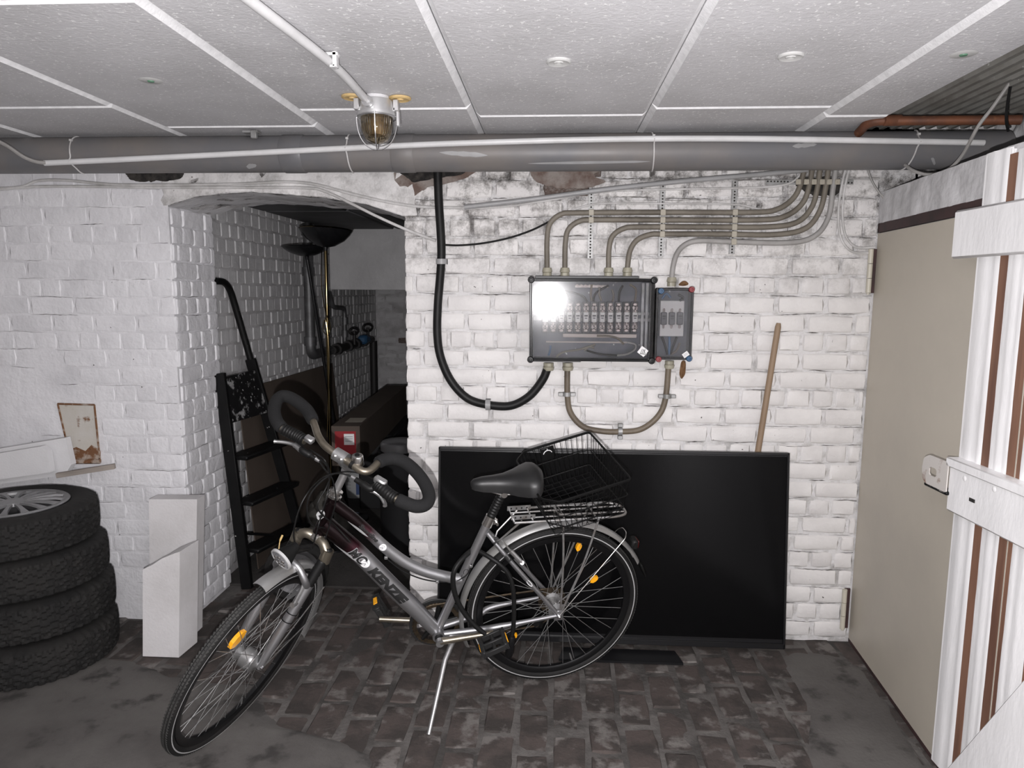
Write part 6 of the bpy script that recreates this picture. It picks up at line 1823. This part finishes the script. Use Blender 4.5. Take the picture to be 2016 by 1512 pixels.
# ---- water pipes on the alcove wall
XP = XI + .055
t = thing('water_pipe', 'dull grey pipe running down the alcove wall behind the lamps', 'pipe', onX(612, 700, XP))
P = fillet([onX(606, 440, XP), onX(607, 540, XP), onX(612, 700, XP), onX(650, 690, XP)], .07, 8)
mb = MB(); mb.tube(P, .034, 16); mb.build('pipe_barrel', M['galv'], t)
for (x, y) in ((605, 455), (607, 535), (611, 672)):
    c = onX(x, y, XP); mb = MB(); mb.tube([c - EZ * .03, c + EZ * .03], .042, 16); mb.build('pipe_socket', M['galv'], t)
t = thing('water_pipe', 'iron water pipe with hand valves along the alcove wall', 'pipe', onX(735, 770, XP + .03))
pa, pb = onX(655, 690, XP + .02), onX(732, 668, XP + .04)
mb = MB(); mb.tube([pa, pb], .03, 14); mb.build('pipe_barrel', M['iron'], t)
for k in (.1, .35, .55, .75):
    c = pa + (pb - pa) * k; d = nrm(pb - pa); mb = MB(); mb.tube([c - d * .03, c + d * .03], .046, 10); mb.build('pipe_union', M['iron'], t)
pc_ = onX(736, 770, XP + .04); pd = onX(735, 678, XP + .04); pc_ = vec(pd[0], pd[1], pc_[2])
mb = MB(); mb.tube([pd + EZ * .03, pc_ - EZ * .3], .034, 14); mb.build('down_pipe', M['iron'], t)
for (x, y, mk, w_) in ((697, 652, 'iron', .058), (724, 645, 'iron', .07)):
    c = onX(x, y, XP + .07); mb = MB()
    mb.tube([c + vec(w_ * math.cos(a) * .35, w_ * math.cos(a) * .9, w_ * .45 * math.sin(a)) for a in np.linspace(0, 2 * math.pi, 20, endpoint=False)], .011, 6, closed=True); mb.tube([c, c - EZ * .11], .013, 8); mb.build('valve_wheel', M[mk], t)
c = onX(717, 668, XP + .07); mb = MB(); mb.box(c, (.04, .075, .038), bev=.02); mb.build('blue_valve_body', M['blue'], t)
t = thing('water_pipe', 'thin kinked grey pipe above the iron water pipe', 'pipe', onX(679, 690, XP))
P = fillet([onX(648, 575, XP), onX(655, 605, XP), onX(678, 607, XP), onX(679, 685, XP)], .05, 5)
mb = MB(); mb.tube(P, .017, 10); mb.build('pipe_barrel', M['galv'], t)
for (x, y) in ((679, 632), (679, 657)):
    c = onX(x, y, XP); mb = MB(); mb.tube([c - EZ * .028, c + EZ * .028], .027, 10); mb.build('pipe_union', M['galv'], t)

# ---- long cardboard carton on a dark crate
zc = .78
f0, f1 = onZ(652, 839, zc), onZ(708, 839, zc)
g0_, g1_ = onZ(733, 769, zc), onZ(788, 769, zc)
hgt = .235
t = thing('cardboard_carton', 'long brown cardboard carton with a red label on its end', 'box', (f0 + f1) / 2 - EZ * hgt)
cs = [f0, f1, f1 + nrm(g1_ - f1) * 1.75, f0 + nrm(g1_ - f1) * 1.75]
mb = MB(); mb.add([p - EZ * hgt for p in cs] + cs, [(0, 1, 2, 3), (4, 7, 6, 5), (0, 4, 5, 1), (1, 5, 6, 2), (2, 6, 7, 3), (3, 7, 4, 0)]); cb_ = mb.build('carton', M['cardboard'], t, smooth=0)
ex = nrm(f1 - f0); en = nrm(np.cross(ex, EZ)); en = en if en[1] < 0 else -en
o_ = f0 + en * .0012
Lx = np.linalg.norm(f1 - f0)
mb = MB(); mb.prism([(.02, -.165), (Lx * .86, -.165), (Lx * .86, -.03), (.02, -.03)], o_, ex, EZ, en * .0008); rl_ = mb.build('red_label', M['red_label'], t, smooth=0)
mb = MB(); mb.prism([(Lx * .44, -.11), (Lx * .80, -.11), (Lx * .80, -.045), (Lx * .44, -.045)], o_ + en * .001, ex, EZ, en * .0008); mb.build('white_slip', M['label'], t, smooth=0)
mb = MB()
for dz in (-.06, -.072, -.085): mb.prism([(Lx * .48, dz), (Lx * .75, dz), (Lx * .75, dz - .004), (Lx * .48, dz - .004)], o_ + en * .002, ex, EZ, en * .0004)
mb.build('slip_print', M['print_grey'], t, smooth=0)
mb = MB(); tp_ = f0 + ex * .05 + nrm(g1_ - f1) * .12 + EZ * .0005
mb.prism([(0, 0), (.10, 0), (.10, .14), (0, .14)], tp_, ex, nrm(g1_ - f1), EZ * .0006); mb.build('tape_patch', M['clip'], t, smooth=0)
M['crate'] = mat('dark_plastic_crate', (.010, .010, .011), .6)
c0_ = np.mean(cs, axis=0); u = nrm(g1_ - f1); w_ = nrm(np.cross(EZ, u))
t = thing('storage_crate', 'dark plastic crate under the long cardboard carton', 'crate', (c0_[0], c0_[1], 0))
mb = MB(); top_z = zc - hgt - .001
cc_ = vec(c0_[0], c0_[1], 0) + u * .42
mb.box(cc_ + EZ * (top_z / 2), (.42, .13, top_z / 2 - .002), (u, w_, EZ), bev=.01); mb.build('crate_body', M['crate'], t)
for k in (-1, 1):
    mb = MB(); mb.box(cc_ + EZ * (top_z - .03) + w_ * .135 * k, (.42, .008, .012), (u, w_, EZ), bev=.003); mb.build('crate_rim', M['crate'], t)
# pot with a grey lid, at the right edge of the opening
pc = onY(790, 905, 3.95); pc[2] = 0
zt_ = onY(780, 868, 3.95)[2]
t = thing('paint_tub', 'dark tub with a grey metal lid beside the brick edge', 'tub', pc)
mb = MB(); mb.lathe([(.0, .0), (.12, .0), (.135, zt_ - .06), (.138, zt_ - .055), (.0, zt_ - .055)], pc, EZ, 28); mb.build('tub_body', M['crate'], t)
mb = MB(); mb.lathe([(.0, zt_ + .012), (.06, zt_ + .01), (.11, zt_), (.118, zt_ - .01), (.118, zt_ - .05), (.112, zt_ - .054), (.0, zt_ - .054)], pc, EZ, 28); mb.build('tub_lid', M['grey_can'], t)
# white canister with a blue label
cb0 = onZ(705, 974, 0.009)
t = thing('canister', 'white plastic canister with a blue label on the alcove floor', 'canister', cb0)
wz = .088; hz = onY(705, 925, cb0[1])[2]
mb = MB(); mb.lathe([(.0, .0), (.098, .0), (.105, .012), (.105, hz * .8), (.08, hz), (.03, hz + .02), (.03, hz + .05), (.0, hz + .05)], cb0, EZ, 28); mb.build('canister_body', M['canister'], t)
mb = MB(); mb.lathe([(.1062, hz * .15), (.1062, hz * .78)], cb0, EZ, 20, xd=vec(1, -1.2, 0), a0=-.55, a1=.75); mb.build('blue_label', M['blue_label'], t, fix=False)
mb = MB(); mb.tube([cb0 + EZ * (hz + .05), cb0 + EZ * (hz + .08)], .034, 16); mb.build('canister_cap', M['blue'], t)
mb = MB()
for k in range(4): mb.lathe([(.1058, hz * (.25 + .12 * k)), (.1058, hz * (.25 + .12 * k) + .008)], cb0, EZ, 6, xd=vec(-.35, -1, 0), a0=-.3, a1=.1)
mb.build('scale_marks', M['print_grey'], t, fix=False)
# small wheel behind the fork
wc = onY(585, 1150, 3.32); wc[2] = .155
t = thing('cart_wheel', 'grey disc wheel with a black tyre behind the bicycle fork', 'wheel', wc - EZ * .155)
an = nrm([.35, -1, .05])
mb = MB(); mb.lathe([(.112, -.028), (.14, -.03), (.155, -.018), (.155, .018), (.14, .03), (.112, .028)], wc, an, 40, closed_prof=True); mb.build('cart_tyre', M['tyre'], t)
mb = MB(); mb.lathe([(.0, .030), (.028, .030), (.032, .012), (.085, .010), (.098, .022), (.116, .024), (.116, -.024), (.0, -.02)], wc, an, 40); dsc = mb.build('wheel_disc', M['wheel_grey'], t)
mb = MB()
for k in range(6):
    a = k * math.pi / 3; e1, e2 = nrm(np.cross(an, EZ)), None
    e2 = np.cross(an, e1); p = wc + (e1 * math.cos(a) + e2 * math.sin(a)) * .06 + an * .0115; mb.tube([p, p + an * .002], .008, 10)
mb.build('disc_holes', M['dark_hole'], dsc, smooth=0)
# crumpled sack further back
sc_ = onZ(606, 1050, 0.0)
t_ = MB(); rows = []
for i in range(13):
    th = math.pi * .5 * i / 12; r_ = []
    for j in range(25):
        ph = 2 * math.pi * (j % 24) / 24
        d = vec(math.cos(ph) * math.cos(th), math.sin(ph) * math.cos(th), math.sin(th))
        k = 1 + .18 * noise.fractal(Vector(d * 2.2), 1.0, 2.0, 3)
        r_.append(vec(sc_[0] + .10, sc_[1] + .1, .008) + vec(d[0] * .15 * k, d[1] * .15 * k, d[2] * .24 * k))
    rows.append(r_)
t_.grid(rows)
tag(t_.build('cloth_sack', M['sack'], smooth=70), 'crumpled grey sack on the alcove floor behind the fork', 'sack')
